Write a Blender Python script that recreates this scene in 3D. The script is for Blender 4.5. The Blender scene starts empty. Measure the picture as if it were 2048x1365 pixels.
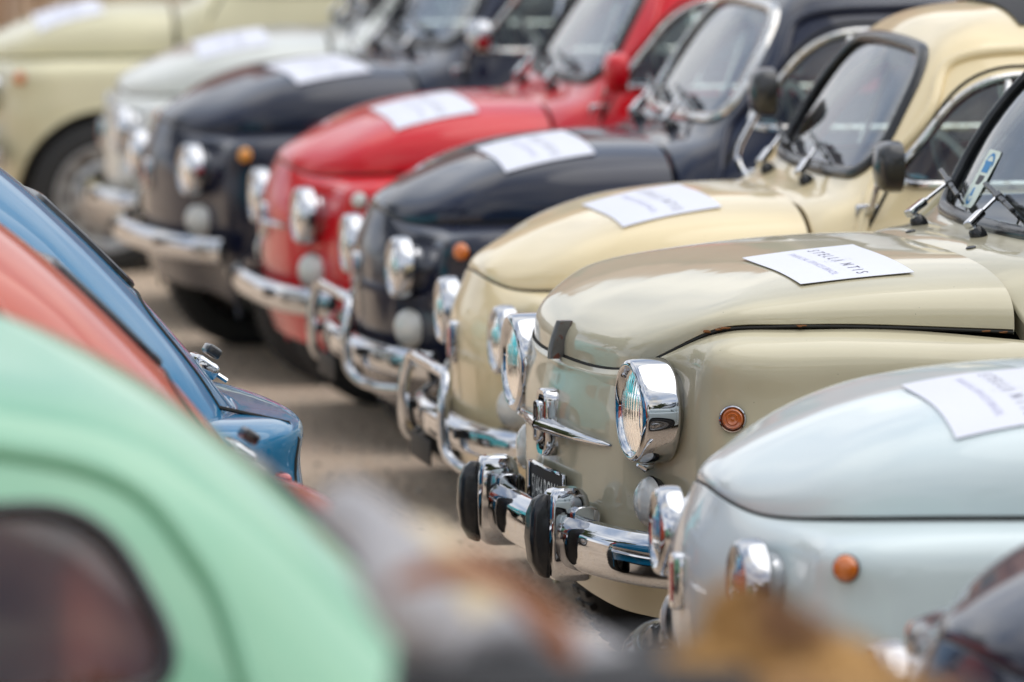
import bpy, bmesh, math, random
import numpy as np
from mathutils import Vector, Matrix
from mathutils.bvhtree import BVHTree

random.seed(7); np.random.seed(7)
R = math.radians
scene = bpy.context.scene
COL = scene.collection

# ---------------------------------------------------------------- camera
cd = bpy.data.cameras.new('camera'); cam = bpy.data.objects.new('camera', cd); COL.objects.link(cam)
cam.location = (0, 0, 2.039); cam.rotation_euler = (R(90 - 5.753), 0, 0)
cd.sensor_width = 36; cd.lens = 235.2; cd.clip_start = .5; cd.clip_end = 800
cd.dof.use_dof = True; cd.dof.focus_distance = 12.3; cd.dof.aperture_fstop = 3.6; cd.dof.aperture_blades = 9
scene.camera = cam

# ---------------------------------------------------------------- world: Nishita sky behind broken cloud
SUN_EL, SUN_AZ = 58, 80          # azimuth measured from +Y towards +X
world = bpy.data.worlds.new('World'); scene.world = world; world.use_nodes = True
nt = world.node_tree; nt.nodes.clear()
N = nt.nodes.new; L = nt.links.new
sky = N('ShaderNodeTexSky'); sky.sky_type = 'NISHITA'; sky.sun_disc = False
sky.sun_elevation = R(SUN_EL); sky.sun_rotation = R(SUN_AZ); sky.air_density = 1.0; sky.dust_density = 1.5
tc = N('ShaderNodeTexCoord'); mp = N('ShaderNodeMapping'); mp.inputs['Scale'].default_value = (1, 1, 2.6)
nz = N('ShaderNodeTexNoise'); nz.inputs['Scale'].default_value = 1.6; nz.inputs['Detail'].default_value = 5; nz.inputs['Roughness'].default_value = .5
rp = N('ShaderNodeValToRGB'); rp.color_ramp.elements[0].position = .30; rp.color_ramp.elements[1].position = .52
nz2 = N('ShaderNodeTexNoise'); nz2.inputs['Scale'].default_value = 2.6; nz2.inputs['Detail'].default_value = 4
cr = N('ShaderNodeValToRGB'); cr.color_ramp.elements[0].position = .36; cr.color_ramp.elements[0].color = (.40, .48, .62, 1)
cr.color_ramp.elements[1].position = .62; cr.color_ramp.elements[1].color = (1, 1, 1, 1)
vm = N('ShaderNodeVectorMath'); vm.operation = 'SCALE'; vm.inputs['Scale'].default_value = 9.2
mx = N('ShaderNodeMixRGB'); bg = N('ShaderNodeBackground'); bg.inputs['Strength'].default_value = .1
out = N('ShaderNodeOutputWorld')
L(tc.outputs['Generated'], mp.inputs['Vector']); L(mp.outputs[0], nz.inputs['Vector']); L(mp.outputs[0], nz2.inputs['Vector'])
L(nz.outputs['Fac'], rp.inputs[0]); L(nz2.outputs['Fac'], cr.inputs[0]); L(cr.outputs[0], vm.inputs[0])
L(rp.outputs[0], mx.inputs[0]); L(sky.outputs[0], mx.inputs[1]); L(vm.outputs[0], mx.inputs[2])
L(mx.outputs[0], bg.inputs[0]); L(bg.outputs[0], out.inputs[0])

sl = bpy.data.lights.new('sun', 'SUN'); sl.energy = 1.25; sl.angle = R(80); sl.color = (1, .96, .9)
so = bpy.data.objects.new('sun', sl); COL.objects.link(so)
sd = Vector((math.sin(R(SUN_AZ)) * math.cos(R(SUN_EL)), math.cos(R(SUN_AZ)) * math.cos(R(SUN_EL)), math.sin(R(SUN_EL))))
so.rotation_euler = sd.to_track_quat('Z', 'Y').to_euler(); so.location = sd * 50

scene.view_settings.view_transform = 'Standard'; scene.view_settings.look = 'None'
scene.view_settings.gamma = 1; scene.view_settings.exposure = .64
try: scene.view_settings.use_curve_mapping = False
except Exception: pass
scene.render.engine = 'CYCLES'
scene.cycles.use_denoising = True
scene.cycles.max_bounces = 10; scene.cycles.transparent_max_bounces = 24
scene.cycles.glossy_bounces = 6; scene.cycles.transmission_bounces = 8
scene.cycles.caustics_reflective = False; scene.cycles.caustics_refractive = False
scene.cycles.sample_clamp_indirect = 6

# ---------------------------------------------------------------- helpers: materials
MATS = {}
def principled(name, color, rough=.5, metal=0, coat=0, spec=.5, ior=1.5):
    m = bpy.data.materials.new(name); m.use_nodes = True
    b = m.node_tree.nodes['Principled BSDF']
    b.inputs['Base Color'].default_value = (*color, 1); b.inputs['Roughness'].default_value = rough
    b.inputs['Metallic'].default_value = metal; b.inputs['IOR'].default_value = ior
    b.inputs['Coat Weight'].default_value = coat; b.inputs['Coat Roughness'].default_value = .03
    b.inputs['Specular IOR Level'].default_value = spec
    MATS[name] = m
    return m, b
def noise_mix(m, b, c2, scale, lo, hi, detail=4, coords='Object'):
    """second colour of the thing itself, broken up by noise"""
    t = m.node_tree; n = t.nodes.new('ShaderNodeTexNoise'); n.inputs['Scale'].default_value = scale; n.inputs['Detail'].default_value = detail
    tcx = t.nodes.new('ShaderNodeTexCoord'); t.links.new(tcx.outputs[coords], n.inputs['Vector'])
    r = t.nodes.new('ShaderNodeMapRange'); r.inputs['From Min'].default_value = lo; r.inputs['From Max'].default_value = hi
    x = t.nodes.new('ShaderNodeMixRGB')
    src = b.inputs['Base Color']
    if src.is_linked: t.links.new(src.links[0].from_socket, x.inputs[1])
    else: x.inputs[1].default_value = src.default_value
    x.inputs[2].default_value = (*c2, 1)
    t.links.new(n.outputs['Fac'], r.inputs['Value']); t.links.new(r.outputs[0], x.inputs[0]); t.links.new(x.outputs[0], b.inputs['Base Color'])
    return n
def add_bump(m, b, scale, dist, detail=3, strength=1, vec_scale=None, sock='Normal'):
    t = m.node_tree; n = t.nodes.new('ShaderNodeTexNoise'); n.inputs['Scale'].default_value = scale; n.inputs['Detail'].default_value = detail
    tcx = t.nodes.new('ShaderNodeTexCoord')
    if vec_scale:
        mpx = t.nodes.new('ShaderNodeMapping'); mpx.inputs['Scale'].default_value = vec_scale
        t.links.new(tcx.outputs['Object'], mpx.inputs['Vector']); t.links.new(mpx.outputs[0], n.inputs['Vector'])
    else: t.links.new(tcx.outputs['Object'], n.inputs['Vector'])
    u = t.nodes.new('ShaderNodeBump'); u.inputs['Distance'].default_value = dist; u.inputs['Strength'].default_value = strength
    t.links.new(n.outputs['Fac'], u.inputs['Height'])
    if b.inputs[sock].is_linked: t.links.new(b.inputs[sock].links[0].from_socket, u.inputs['Normal'])
    t.links.new(u.outputs[0], b.inputs[sock])
def paint(name, c, dirt=None, dents=.0006):
    m, b = principled(name, c, .42, 0, .85, .15)
    b.inputs['Coat Roughness'].default_value = .035; b.inputs['Coat IOR'].default_value = 1.48
    t = m.node_tree
    noise_mix(m, b, dirt or tuple(x * .86 for x in c), 2.6, .42, .7, 5)
    # sparse stone chips and grit
    sp = noise_mix(m, b, tuple(x * .25 + .02 for x in c), 190, .80, .82, 1)
    add_bump(m, b, 5, dents, 2); add_bump(m, b, 5, dents, 2, sock='Coat Normal')
    return m
def glass_thin(name, tint=(.86, .93, .90), refl=1.0):
    m = bpy.data.materials.new(name); m.use_nodes = True; t = m.node_tree; t.nodes.clear()
    o = t.nodes.new('ShaderNodeOutputMaterial'); mixn = t.nodes.new('ShaderNodeMixShader')
    tr = t.nodes.new('ShaderNodeBsdfTransparent'); tr.inputs[0].default_value = (*tint, 1)
    gl = t.nodes.new('ShaderNodeBsdfGlossy'); gl.inputs['Roughness'].default_value = .01; gl.inputs[0].default_value = (.95, .97, 1, 1)
    fr = t.nodes.new('ShaderNodeFresnel'); fr.inputs['IOR'].default_value = 1.5
    mm = t.nodes.new('ShaderNodeMath'); mm.operation = 'MULTIPLY_ADD'; mm.inputs[1].default_value = refl * 1.05; mm.inputs[2].default_value = .01; mm.use_clamp = True
    t.links.new(fr.outputs[0], mm.inputs[0]); t.links.new(mm.outputs[0], mixn.inputs[0])
    t.links.new(tr.outputs[0], mixn.inputs[1]); t.links.new(gl.outputs[0], mixn.inputs[2]); t.links.new(mixn.outputs[0], o.inputs[0])
    MATS[name] = m; return m

m, b = principled('chrome', (.54, .55, .575), .04, 1); add_bump(m, b, 7, .0004, 1)
noise_mix(m, b, (.50, .46, .40), 30, .60, .75, 6)
m, b = principled('worn_metal', (.16, .155, .15), .35, .8); add_bump(m, b, 60, .001, 3); noise_mix(m, b, (.16, .06, .045), 60, .60, .66)
m, b = principled('old_chrome', (.62, .61, .59), .14, 1); add_bump(m, b, 30, .0008, 4); noise_mix(m, b, (.30, .24, .17), 45, .58, .72, 6)
m, b = principled('rubber', (.012, .013, .015), .24); add_bump(m, b, 60, .0006, 4)
m, b = principled('tyre_rubber', (.02, .02, .02), .75); add_bump(m, b, 80, .001, 4)
m, b = principled('black_metal', (.012, .012, .013), .28, 0, .5)
m, b = principled('gap_dark', (.012, .011, .008), .8)
m, b = principled('underbody', (.02, .018, .016), .9)
m, b = principled('silver_rim', (.42, .42, .42), .38, .5); noise_mix(m, b, (.2, .17, .14), 20, .5, .75)
m, b = principled('reflector', (.86, .86, .84), .08, 1)
m, b = principled('amber_yellow', (.75, .30, .02), .18, 0, 1)
m, b = principled('amber', (.62, .15, .012), .18, 0, 1); b.inputs['Subsurface Weight'].default_value = 0
m, b = principled('amber_dark', (.48, .11, .010), .15, 0, 1)
m, b = principled('lamp_white', (.62, .62, .58), .22, 0, 1); add_bump(m, b, 130, .001, 1, vec_scale=(1, 1, .03))
m, b = principled('red_lens', (.45, .01, .01), .15, 0, 1)
m, b = principled('red_vinyl', (.42, .02, .025), .42); add_bump(m, b, 120, .0006)
m, b = principled('maroon_vinyl', (.36, .085, .06), .45)
m, b = principled('brick_vinyl', (.78, .19, .12), .5)
m, b = principled('grey_vinyl', (.20, .20, .19), .5)
m, b = principled('pale_plastic', (.62, .60, .54), .35)
m, b = principled('paper', (.70, .71, .78), .55); add_bump(m, b, 9, .002)
m, b = principled('pale_blue_paper', (.30, .62, .76), .6)
m, b = principled('ink_grey', (.10, .09, .16), .6)
m, b = principled('ink_lilac', (.30, .28, .50), .6)
m, b = principled('plate_black', (.012, .012, .014), .55, 0, 0, .2)
m, b = principled('plate_white', (.80, .80, .76), .5)
m, b = principled('sticker_blue', (.015, .22, .50), .5)
m, b = principled('sticker_white', (.66, .74, .66), .5)
m, b = principled('sticker_black', (.03, .03, .04), .5)
m, b = principled('headlining', (.45, .44, .40), .9)
m, b = principled('fabric_black', (.018, .018, .02), .8); add_bump(m, b, 200, .001)
glass_thin('window_glass'); glass_thin('screen_glass', (.84, .92, .90), 1.15)
m, b = principled('lens_glass', (.97, .98, .97), .0); b.inputs['Transmission Weight'].default_value = 1; b.inputs['IOR'].default_value = 1.38
P = dict(beige=paint('beige_paint', (.535, .485, .335), (.49, .44, .30), .0009), cream=paint('cream_paint', (.80, .66, .40), (.75, .61, .36)),
         pale=paint('pale_blue_paint', (.62, .70, .70), (.58, .66, .67)), navy=paint('navy_paint', (.004, .007, .026), (.004, .006, .018)),
         red=paint('red_paint', (.62, .004, .012), (.57, .004, .010)), white=paint('white_paint', (.66, .67, .62)),
         far=paint('ivory_paint', (.66, .61, .40)), mint=paint('mint_paint', (.20, .43, .28), (.185, .40, .26)),
         coral=paint('coral_paint', (.47, .075, .035)), blue=paint('blue_paint', (.001, .14, .29)),
         teal=paint('turquoise_paint', (.07, .50, .56)), black=paint('black_paint', (.012, .012, .013)))
M = MATS

# ---------------------------------------------------------------- helpers: meshes and objects
def mesh_from(name, verts, faces, mats, smooth=True, midx=None):
    me = bpy.data.meshes.new(name); me.from_pydata([tuple(map(float, v)) for v in verts], [], faces)
    for mt in mats: me.materials.append(mt)
    if smooth: me.polygons.foreach_set('use_smooth', [True] * len(me.polygons))
    if smooth and len(faces) < 9000: me.set_sharp_from_angle(angle=R(40))
    if midx is not None: me.polygons.foreach_set('material_index', midx)
    me.update(); return me
class MB:
    def __init__(s): s.v = []; s.f = []; s.m = []
    def add(s, v, f, m=0):
        o = len(s.v); s.v += [tuple(map(float, p)) for p in v]; s.f += [tuple(i + o for i in q) for q in f]; s.m += [m] * len(f)
    def mesh(s, name, mats, smooth=True): return mesh_from(name, s.v, s.f, mats if isinstance(mats, (list, tuple)) else [mats], smooth, s.m)
def link(name, me, parent=None, loc=None):
    o = bpy.data.objects.new(name, me); COL.objects.link(o)
    if parent: o.parent = parent
    if loc is not None: o.location = loc
    return o
def tag(o, label=None, cat=None, group=None, kind=None):
    for k, v in (('label', label), ('category', cat), ('group', group), ('kind', kind)):
        if v: o[k] = v
    return o
def empty(name, loc=(0, 0, 0), rz=0):
    o = bpy.data.objects.new(name, None); COL.objects.link(o); o.location = loc; o.rotation_euler = (0, 0, rz); o.empty_display_size = .1
    return o
def grid_faces(nu, nv, cu=False, cv=False, off=0, flip=False):
    F = []
    for i in range(nu if cu else nu - 1):
        for j in range(nv if cv else nv - 1):
            a, b_, c, d = i * nv + j, ((i + 1) % nu) * nv + j, ((i + 1) % nu) * nv + (j + 1) % nv, i * nv + (j + 1) % nv
            F.append((a + off, d + off, c + off, b_ + off) if flip else (a + off, b_ + off, c + off, d + off))
    return F
def revolve(prof, origin=(0, 0, 0), axis=(1, 0, 0), seg=40, arc=None):
    """prof: list of (h, r) along axis"""
    ax = Vector(axis).normalized(); u = ax.orthogonal().normalized(); w = ax.cross(u); o = Vector(origin); V = []
    for k in range(seg):
        a = 2 * math.pi * k / seg; d = u * math.cos(a) + w * math.sin(a)
        for h, r in prof: V.append(o + ax * h + d * r)
    return V, grid_faces(seg, len(prof), cu=True)
def smooth_path(pts, n, closed=False):
    P_ = [np.array(p, float) for p in pts]
    k = len(P_); outp = []
    segs = k if closed else k - 1
    for i in range(segs):
        p0 = P_[(i - 1) % k] if (closed or i > 0) else 2 * P_[0] - P_[1]
        p1 = P_[i]; p2 = P_[(i + 1) % k]
        p3 = P_[(i + 2) % k] if (closed or i + 2 < k) else 2 * P_[-1] - P_[-2]
        for j in range(n):
            t = j / n
            outp.append(.5 * ((2 * p1) + (-p0 + p2) * t + (2 * p0 - 5 * p1 + 4 * p2 - p3) * t * t + (-p0 + 3 * p1 - 3 * p2 + p3) * t ** 3))
    if not closed: outp.append(P_[-1])
    return outp
def tube(path, r, seg=8, closed=False, rfun=None, flat=1.0, up=(0, 0, 1)):
    Pn = [Vector(p) for p in path]; n = len(Pn); V = []; upv = Vector(up)
    nrm = None
    for i, p in enumerate(Pn):
        a = Pn[(i - 1) % n] if (closed or i > 0) else p; c = Pn[(i + 1) % n] if (closed or i < n - 1) else p
        t = (c - a).normalized() if (c - a).length > 1e-9 else Vector((1, 0, 0))
        if nrm is None: nrm = t.cross(upv); nrm = nrm.normalized() if nrm.length > .1 else t.orthogonal().normalized()
        nrm = (nrm - t * nrm.dot(t)).normalized(); bn = t.cross(nrm)
        rr = rfun(i / max(1, n - 1)) * r if rfun else r
        for k in range(seg):
            an = 2 * math.pi * k / seg; V.append(p + nrm * math.cos(an) * rr + bn * math.sin(an) * rr * flat)
    F = grid_faces(n, seg, cu=closed, cv=True)
    if not closed: F += [tuple(range(seg))[::-1], tuple((n - 1) * seg + k for k in range(seg))]
    return V, F
def box(c, s, rot=None):
    c = Vector(c); V = []
    for x in (-1, 1):
        for y in (-1, 1):
            for z in (-1, 1):
                v = Vector((x * s[0] / 2, y * s[1] / 2, z * s[2] / 2))
                if rot: v = rot @ v
                V.append(c + v)
    return V, [(0, 1, 3, 2), (4, 6, 7, 5), (0, 4, 5, 1), (2, 3, 7, 6), (0, 2, 6, 4), (1, 5, 7, 3)]
def rrect(hw, hh, r, n=6, cx=0, cy=0):
    P_ = []
    for sx, sy, a0 in ((1, 1, 0), (-1, 1, 90), (-1, -1, 180), (1, -1, 270)):
        for k in range(n + 1):
            a = R(a0 + 90 * k / n); P_.append((cx + sx * (hw - r) + r * math.cos(a), cy + sy * (hh - r) + r * math.sin(a)))
    return P_
def loft(secs, cap=True):
    """secs: list of equal-length closed point loops"""
    n = len(secs); k = len(secs[0]); V = [p for s_ in secs for p in s_]; F = grid_faces(n, k, cv=True)
    if cap: F += [tuple(range(k))[::-1], tuple((n - 1) * k + i for i in range(k))]
    return V, F
def rbox(c, s, r=.02, n=4, rot=None, bulge=0):
    """rounded box by lofting rounded rectangles along z"""
    secs = []; hz = s[2] / 2
    for k in range(n + 1):
        a = R(90 * k / n); secs.append((-hz + r - r * math.cos(a), r - r * math.sin(a)))
    prof = secs + [(-z, i) for z, i in secs[::-1]]
    out_ = []
    for z, ins in prof:
        L_ = []
        for x, y in rrect(s[0] / 2 - ins, s[1] / 2 - ins, max(r - ins * .3, .001), n): L_.append((x, y, z))
        out_.append(L_)
    V, F = loft(out_); c = Vector(c)
    V = [c + (rot @ Vector(v) if rot else Vector(v)) for v in V]
    return V, F
def raybox(): pass

# natural / periodic cubic spline through samples, chord-length parameter
def spline_eval(t, Y, tq):
    n = len(t); h = np.diff(t); A = np.zeros((n, n)); B = np.zeros((n,) + Y.shape[1:])
    A[0, 0] = A[-1, -1] = 1
    for i in range(1, n - 1):
        A[i, i - 1] = h[i - 1]; A[i, i] = 2 * (h[i - 1] + h[i]); A[i, i + 1] = h[i]
        B[i] = 6 * ((Y[i + 1] - Y[i]) / h[i] - (Y[i] - Y[i - 1]) / h[i - 1])
    Mm = np.linalg.solve(A, B.reshape(n, -1)).reshape(B.shape)
    k = np.clip(np.searchsorted(t, tq, side='right') - 1, 0, n - 2)
    hk = h[k]; a = (t[k + 1] - tq); c = (tq - t[k])
    sh = (-1,) + (1,) * (Y.ndim - 1)
    a, c, hk = a.reshape(sh), c.reshape(sh), hk.reshape(sh)
    return (Mm[k] * a ** 3 + Mm[k + 1] * c ** 3) / (6 * hk) + (Y[k] / hk - Mm[k] * hk / 6) * a + (Y[k + 1] / hk - Mm[k + 1] * hk / 6) * c
def chord(Y):
    d = np.linalg.norm(np.diff(Y, axis=0), axis=-1)
    d = d.reshape(d.shape[0], -1).mean(1); return np.concatenate([[0], np.cumsum(np.maximum(d, 1e-4))])
def surf(ctrl_half, nu, nv, knots=None):
    """ctrl_half [cols][rows][3], first/last column on y=0; returns closed ring grid nu x nv (near side first)"""
    H_ = np.array(ctrl_half, float)
    mir = H_[1:-1][::-1].copy(); mir[..., 1] *= -1
    full = np.concatenate([H_, mir])                   # closed ring
    k = len(full); ext = np.concatenate([full[-4:], full, full[:5]])
    t = chord(ext); t0, t1 = t[4], t[4 + k]
    tq = t0 + (t1 - t0) * np.arange(nu) / nu
    G = spline_eval(t, ext, tq)
    G = np.transpose(G, (1, 0, 2)); tr = chord(G)
    tq = tr[-1] * np.arange(nv) / (nv - 1)
    if knots is not None: tq = tr[-1] * knots(np.arange(nv) / (nv - 1))
    G = spline_eval(tr, G, tq)
    return np.transpose(G, (1, 0, 2))

# ---------------------------------------------------------------- car shell
S500 = dict(
    outline=[(-.022, 0), (-.014, -.12), (.010, -.24), (.048, -.345), (.078, -.45), (.105, -.53), (.17, -.575), (.30, -.595), (.50, -.61), (.72, -.62),
             (1.0, -.63), (1.4, -.635), (1.8, -.635), (2.15, -.625), (2.36, -.595), (2.52, -.515), (2.61, -.40), (2.665, -.22), (2.68, 0)],
    top=[(.015, 0, .722), (.022, -.12, .715), (.055, -.225, .702), (.10, -.31, .703), (.165, -.385, .710), (.28, -.445, .716), (.38, -.475, .718), (.48, -.495, .719), (.58, -.515, .722), (.74, -.575, .728),
         (1.0, -.608, .73), (1.4, -.622, .73), (1.8, -.622, .73), (2.12, -.60, .73), (2.31, -.555, .73), (2.42, -.48, .73), (2.49, -.37, .73), (2.535, -.20, .73), (2.55, 0, .73)],
    bot=[.265, .262, .255, .25, .235, .225, .22, .215, .21, .21, .21, .21, .21, .22, .235, .26, .28, .30, .30],
    off=[.040, .014, .003, 0, .006, .026],
    hood_edge=[(.015, 0, .722), (.022, -.12, .715), (.055, -.225, .702), (.10, -.31, .703), (.165, -.385, .710), (.28, -.445, .716), (.38, -.475, .718), (.48, -.495, .719), (.58, -.515, .722), (.655, -.528, .726)],
    hood_rear=.668, zc=lambda x: .902 - .27 * (.62 - x) ** 2, xf=.48, pn=2.2, ps=3.0, gap=.005, lift=.008,
    cab=[
     [(.678, 0, .892), (.72, 0, .906), (.762, 0, .928), (.86, 0, 1.08), (.955, 0, 1.225), (1.0, 0, 1.262), (1.15, 0, 1.298), (1.27, 0, 1.308)],
     [(.676, -.24, .883), (.715, -.24, .90), (.762, -.245, .925), (.863, -.235, 1.08), (.96, -.22, 1.218), (1.005, -.21, 1.255), (1.15, -.14, 1.296), (1.28, 0, 1.309)],
     [(.672, -.40, .862), (.712, -.41, .888), (.772, -.41, .923), (.875, -.385, 1.08), (.972, -.36, 1.206), (1.02, -.34, 1.242), (1.17, -.21, 1.29), (1.31, 0, 1.31)],
     [(.668, -.49, .81), (.715, -.495, .86), (.80, -.485, .925), (.90, -.455, 1.08), (1.0, -.42, 1.19), (1.05, -.395, 1.226), (1.2, -.24, 1.285), (1.35, 0, 1.311)],
     [(.70, -.55, .735), (.755, -.555, .81), (.86, -.545, .92), (.955, -.51, 1.07), (1.055, -.465, 1.178), (1.11, -.435, 1.216), (1.26, -.26, 1.281), (1.41, 0, 1.312)],
     [(.90, -.600, .73), (.94, -.60, .81), (1.01, -.585, .915), (1.08, -.545, 1.07), (1.16, -.495, 1.178), (1.22, -.46, 1.218), (1.34, -.28, 1.281), (1.5, 0, 1.312)],
     [(1.15, -.615, .73), (1.18, -.62, .81), (1.22, -.605, .912), (1.26, -.56, 1.07), (1.30, -.51, 1.18), (1.33, -.47, 1.222), (1.42, -.285, 1.28), (1.55, 0, 1.311)],
     [(1.5, -.622, .73), (1.5, -.625, .81), (1.5, -.61, .912), (1.5, -.565, 1.07), (1.5, -.512, 1.18), (1.5, -.47, 1.222), (1.53, -.285, 1.278), (1.6, 0, 1.308)],
     [(1.88, -.62, .73), (1.86, -.62, .81), (1.84, -.605, .912), (1.80, -.56, 1.06), (1.76, -.505, 1.168), (1.74, -.465, 1.21), (1.70, -.28, 1.27), (1.68, 0, 1.303)],
     [(2.15, -.595, .73), (2.12, -.592, .81), (2.08, -.572, .912), (2.01, -.528, 1.05), (1.94, -.478, 1.148), (1.90, -.44, 1.188), (1.82, -.27, 1.255), (1.76, 0, 1.297)],
     [(2.36, -.525, .73), (2.32, -.515, .81), (2.24, -.488, .915), (2.14, -.445, 1.05), (2.045, -.41, 1.14), (2.0, -.385, 1.178), (1.90, -.24, 1.245), (1.83, 0, 1.290)],
     [(2.50, -.33, .73), (2.44, -.325, .815), (2.345, -.315, .925), (2.225, -.285, 1.055), (2.115, -.265, 1.15), (2.07, -.245, 1.185), (1.96, -.15, 1.248), (1.88, 0, 1.286)],
     [(2.55, 0, .73), (2.475, 0, .82), (2.375, 0, .935), (2.25, 0, 1.064), (2.135, 0, 1.16), (2.09, 0, 1.192), (1.98, 0, 1.253), (1.9, 0, 1.284)]],
    ws=dict(zb=.955, zt=1.205, hb=.440, ht=.365, r=.075), door=(.74, 1.52, .24, 1.20), side=(.825, 1.47, .940, 1.168, .19), quarter=(1.56, 2.03, .915, 1.115),
    rear=dict(zb=.945, zt=1.10, hb=.25, ht=.22, r=.05), axles=(.42, 2.24), wheel_r=.255, wheel_y=.575)

S600 = dict(
    outline=[(-.030, 0), (-.026, -.14), (-.012, -.27), (.012, -.37), (.060, -.46), (.085, -.535), (.105, -.59), (.17, -.625), (.30, -.645), (.50, -.66), (.74, -.672),
             (1.1, -.68), (1.5, -.69), (1.95, -.69), (2.35, -.68), (2.62, -.65), (2.82, -.56), (2.93, -.42), (2.99, -.22), (3.01, 0)],
    top=[(-.016, 0, .732), (-.010, -.15, .731), (.002, -.27, .734), (.018, -.35, .742), (.052, -.42, .764), (.098, -.470, .795), (.155, -.512, .822), (.25, -.540, .828), (.36, -.556, .828), (.52, -.572, .822), (.76, -.625, .80),
         (1.1, -.66, .79), (1.5, -.672, .79), (1.95, -.67, .79), (2.33, -.65, .79), (2.58, -.61, .79), (2.76, -.53, .79), (2.86, -.40, .79), (2.905, -.20, .79), (2.92, 0, .79)],
    bot=[.318, .308, .295, .288, .282, .275, .27, .25, .24, .235, .23, .22, .22, .22, .23, .25, .27, .29, .30, .30],
    off=[.018, .005, .001, 0, .003, .014],
    hood_edge=[(-.016, 0, .732), (-.010, -.15, .731), (.002, -.27, .734), (.018, -.35, .742), (.052, -.42, .764), (.098, -.470, .795), (.155, -.512, .822), (.25, -.540, .828), (.36, -.556, .828), (.52, -.572, .822), (.700, -.585, .812)],
    hood_rear=.695, zc=lambda x: .937 - .17 * (.70 - x) ** 2, xf=.5, pn=3.2, ps=3.0, gap=.005, lift=.011,
    cab=[
     [(.704, 0, .932), (.76, 0, .944), (.835, 0, .955), (.94, 0, 1.11), (1.06, 0, 1.28), (1.12, 0, 1.33), (1.30, 0, 1.375), (1.45, 0, 1.39)],
     [(.703, -.24, .926), (.76, -.24, .94), (.838, -.25, .952), (.945, -.24, 1.11), (1.065, -.225, 1.275), (1.12, -.215, 1.32), (1.30, -.15, 1.372), (1.46, 0, 1.391)],
     [(.700, -.42, .905), (.76, -.43, .925), (.852, -.43, .948), (.96, -.405, 1.11), (1.075, -.375, 1.26), (1.13, -.355, 1.31), (1.32, -.22, 1.37), (1.48, 0, 1.392)],
     [(.705, -.53, .87), (.775, -.53, .90), (.875, -.515, .945), (.985, -.48, 1.11), (1.10, -.44, 1.245), (1.16, -.415, 1.29), (1.34, -.25, 1.365), (1.52, 0, 1.393)],
     [(.74, -.60, .81), (.82, -.60, .87), (.93, -.585, .945), (1.04, -.54, 1.11), (1.15, -.49, 1.23), (1.21, -.46, 1.275), (1.39, -.27, 1.36), (1.58, 0, 1.394)],
     [(.95, -.645, .79), (.99, -.645, .87), (1.08, -.625, .945), (1.16, -.58, 1.11), (1.26, -.52, 1.235), (1.32, -.485, 1.28), (1.47, -.29, 1.362), (1.66, 0, 1.395)],
     [(1.3, -.665, .79), (1.32, -.665, .87), (1.36, -.645, .945), (1.40, -.60, 1.11), (1.46, -.54, 1.24), (1.5, -.50, 1.29), (1.6, -.3, 1.363), (1.74, 0, 1.395)],
     [(1.75, -.672, .79), (1.75, -.67, .87), (1.75, -.65, .945), (1.75, -.605, 1.11), (1.75, -.54, 1.24), (1.75, -.50, 1.29), (1.78, -.3, 1.36), (1.82, 0, 1.39)],
     [(2.15, -.665, .79), (2.12, -.66, .87), (2.08, -.64, .945), (2.02, -.59, 1.10), (1.98, -.53, 1.22), (1.96, -.49, 1.27), (1.92, -.29, 1.35), (1.9, 0, 1.385)],
     [(2.52, -.63, .79), (2.46, -.62, .87), (2.38, -.60, .95), (2.26, -.55, 1.10), (2.15, -.50, 1.20), (2.1, -.46, 1.25), (2.02, -.27, 1.335), (1.96, 0, 1.38)],
     [(2.74, -.54, .79), (2.67, -.53, .87), (2.56, -.51, .955), (2.40, -.47, 1.10), (2.26, -.43, 1.19), (2.2, -.40, 1.24), (2.08, -.24, 1.325), (2.0, 0, 1.375)],
     [(2.87, -.32, .79), (2.78, -.315, .88), (2.65, -.30, .97), (2.47, -.28, 1.11), (2.32, -.26, 1.20), (2.25, -.24, 1.25), (2.12, -.15, 1.33), (2.03, 0, 1.372)],
     [(2.92, 0, .79), (2.83, 0, .885), (2.69, 0, .98), (2.50, 0, 1.12), (2.34, 0, 1.21), (2.27, 0, 1.26), (2.14, 0, 1.335), (2.05, 0, 1.37)]],
    ws=dict(zb=.972, zt=1.262, hb=.475, ht=.40, r=.06), door=(.83, 1.72, .26, 1.25), side=(.93, 1.66, .965, 1.225, .21), quarter=(1.76, 2.2, .98, 1.20),
    rear=dict(zb=1.03, zt=1.18, hb=.36, ht=.31, r=.05), axles=(.45, 2.45), wheel_r=.28, wheel_y=.60)

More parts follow.
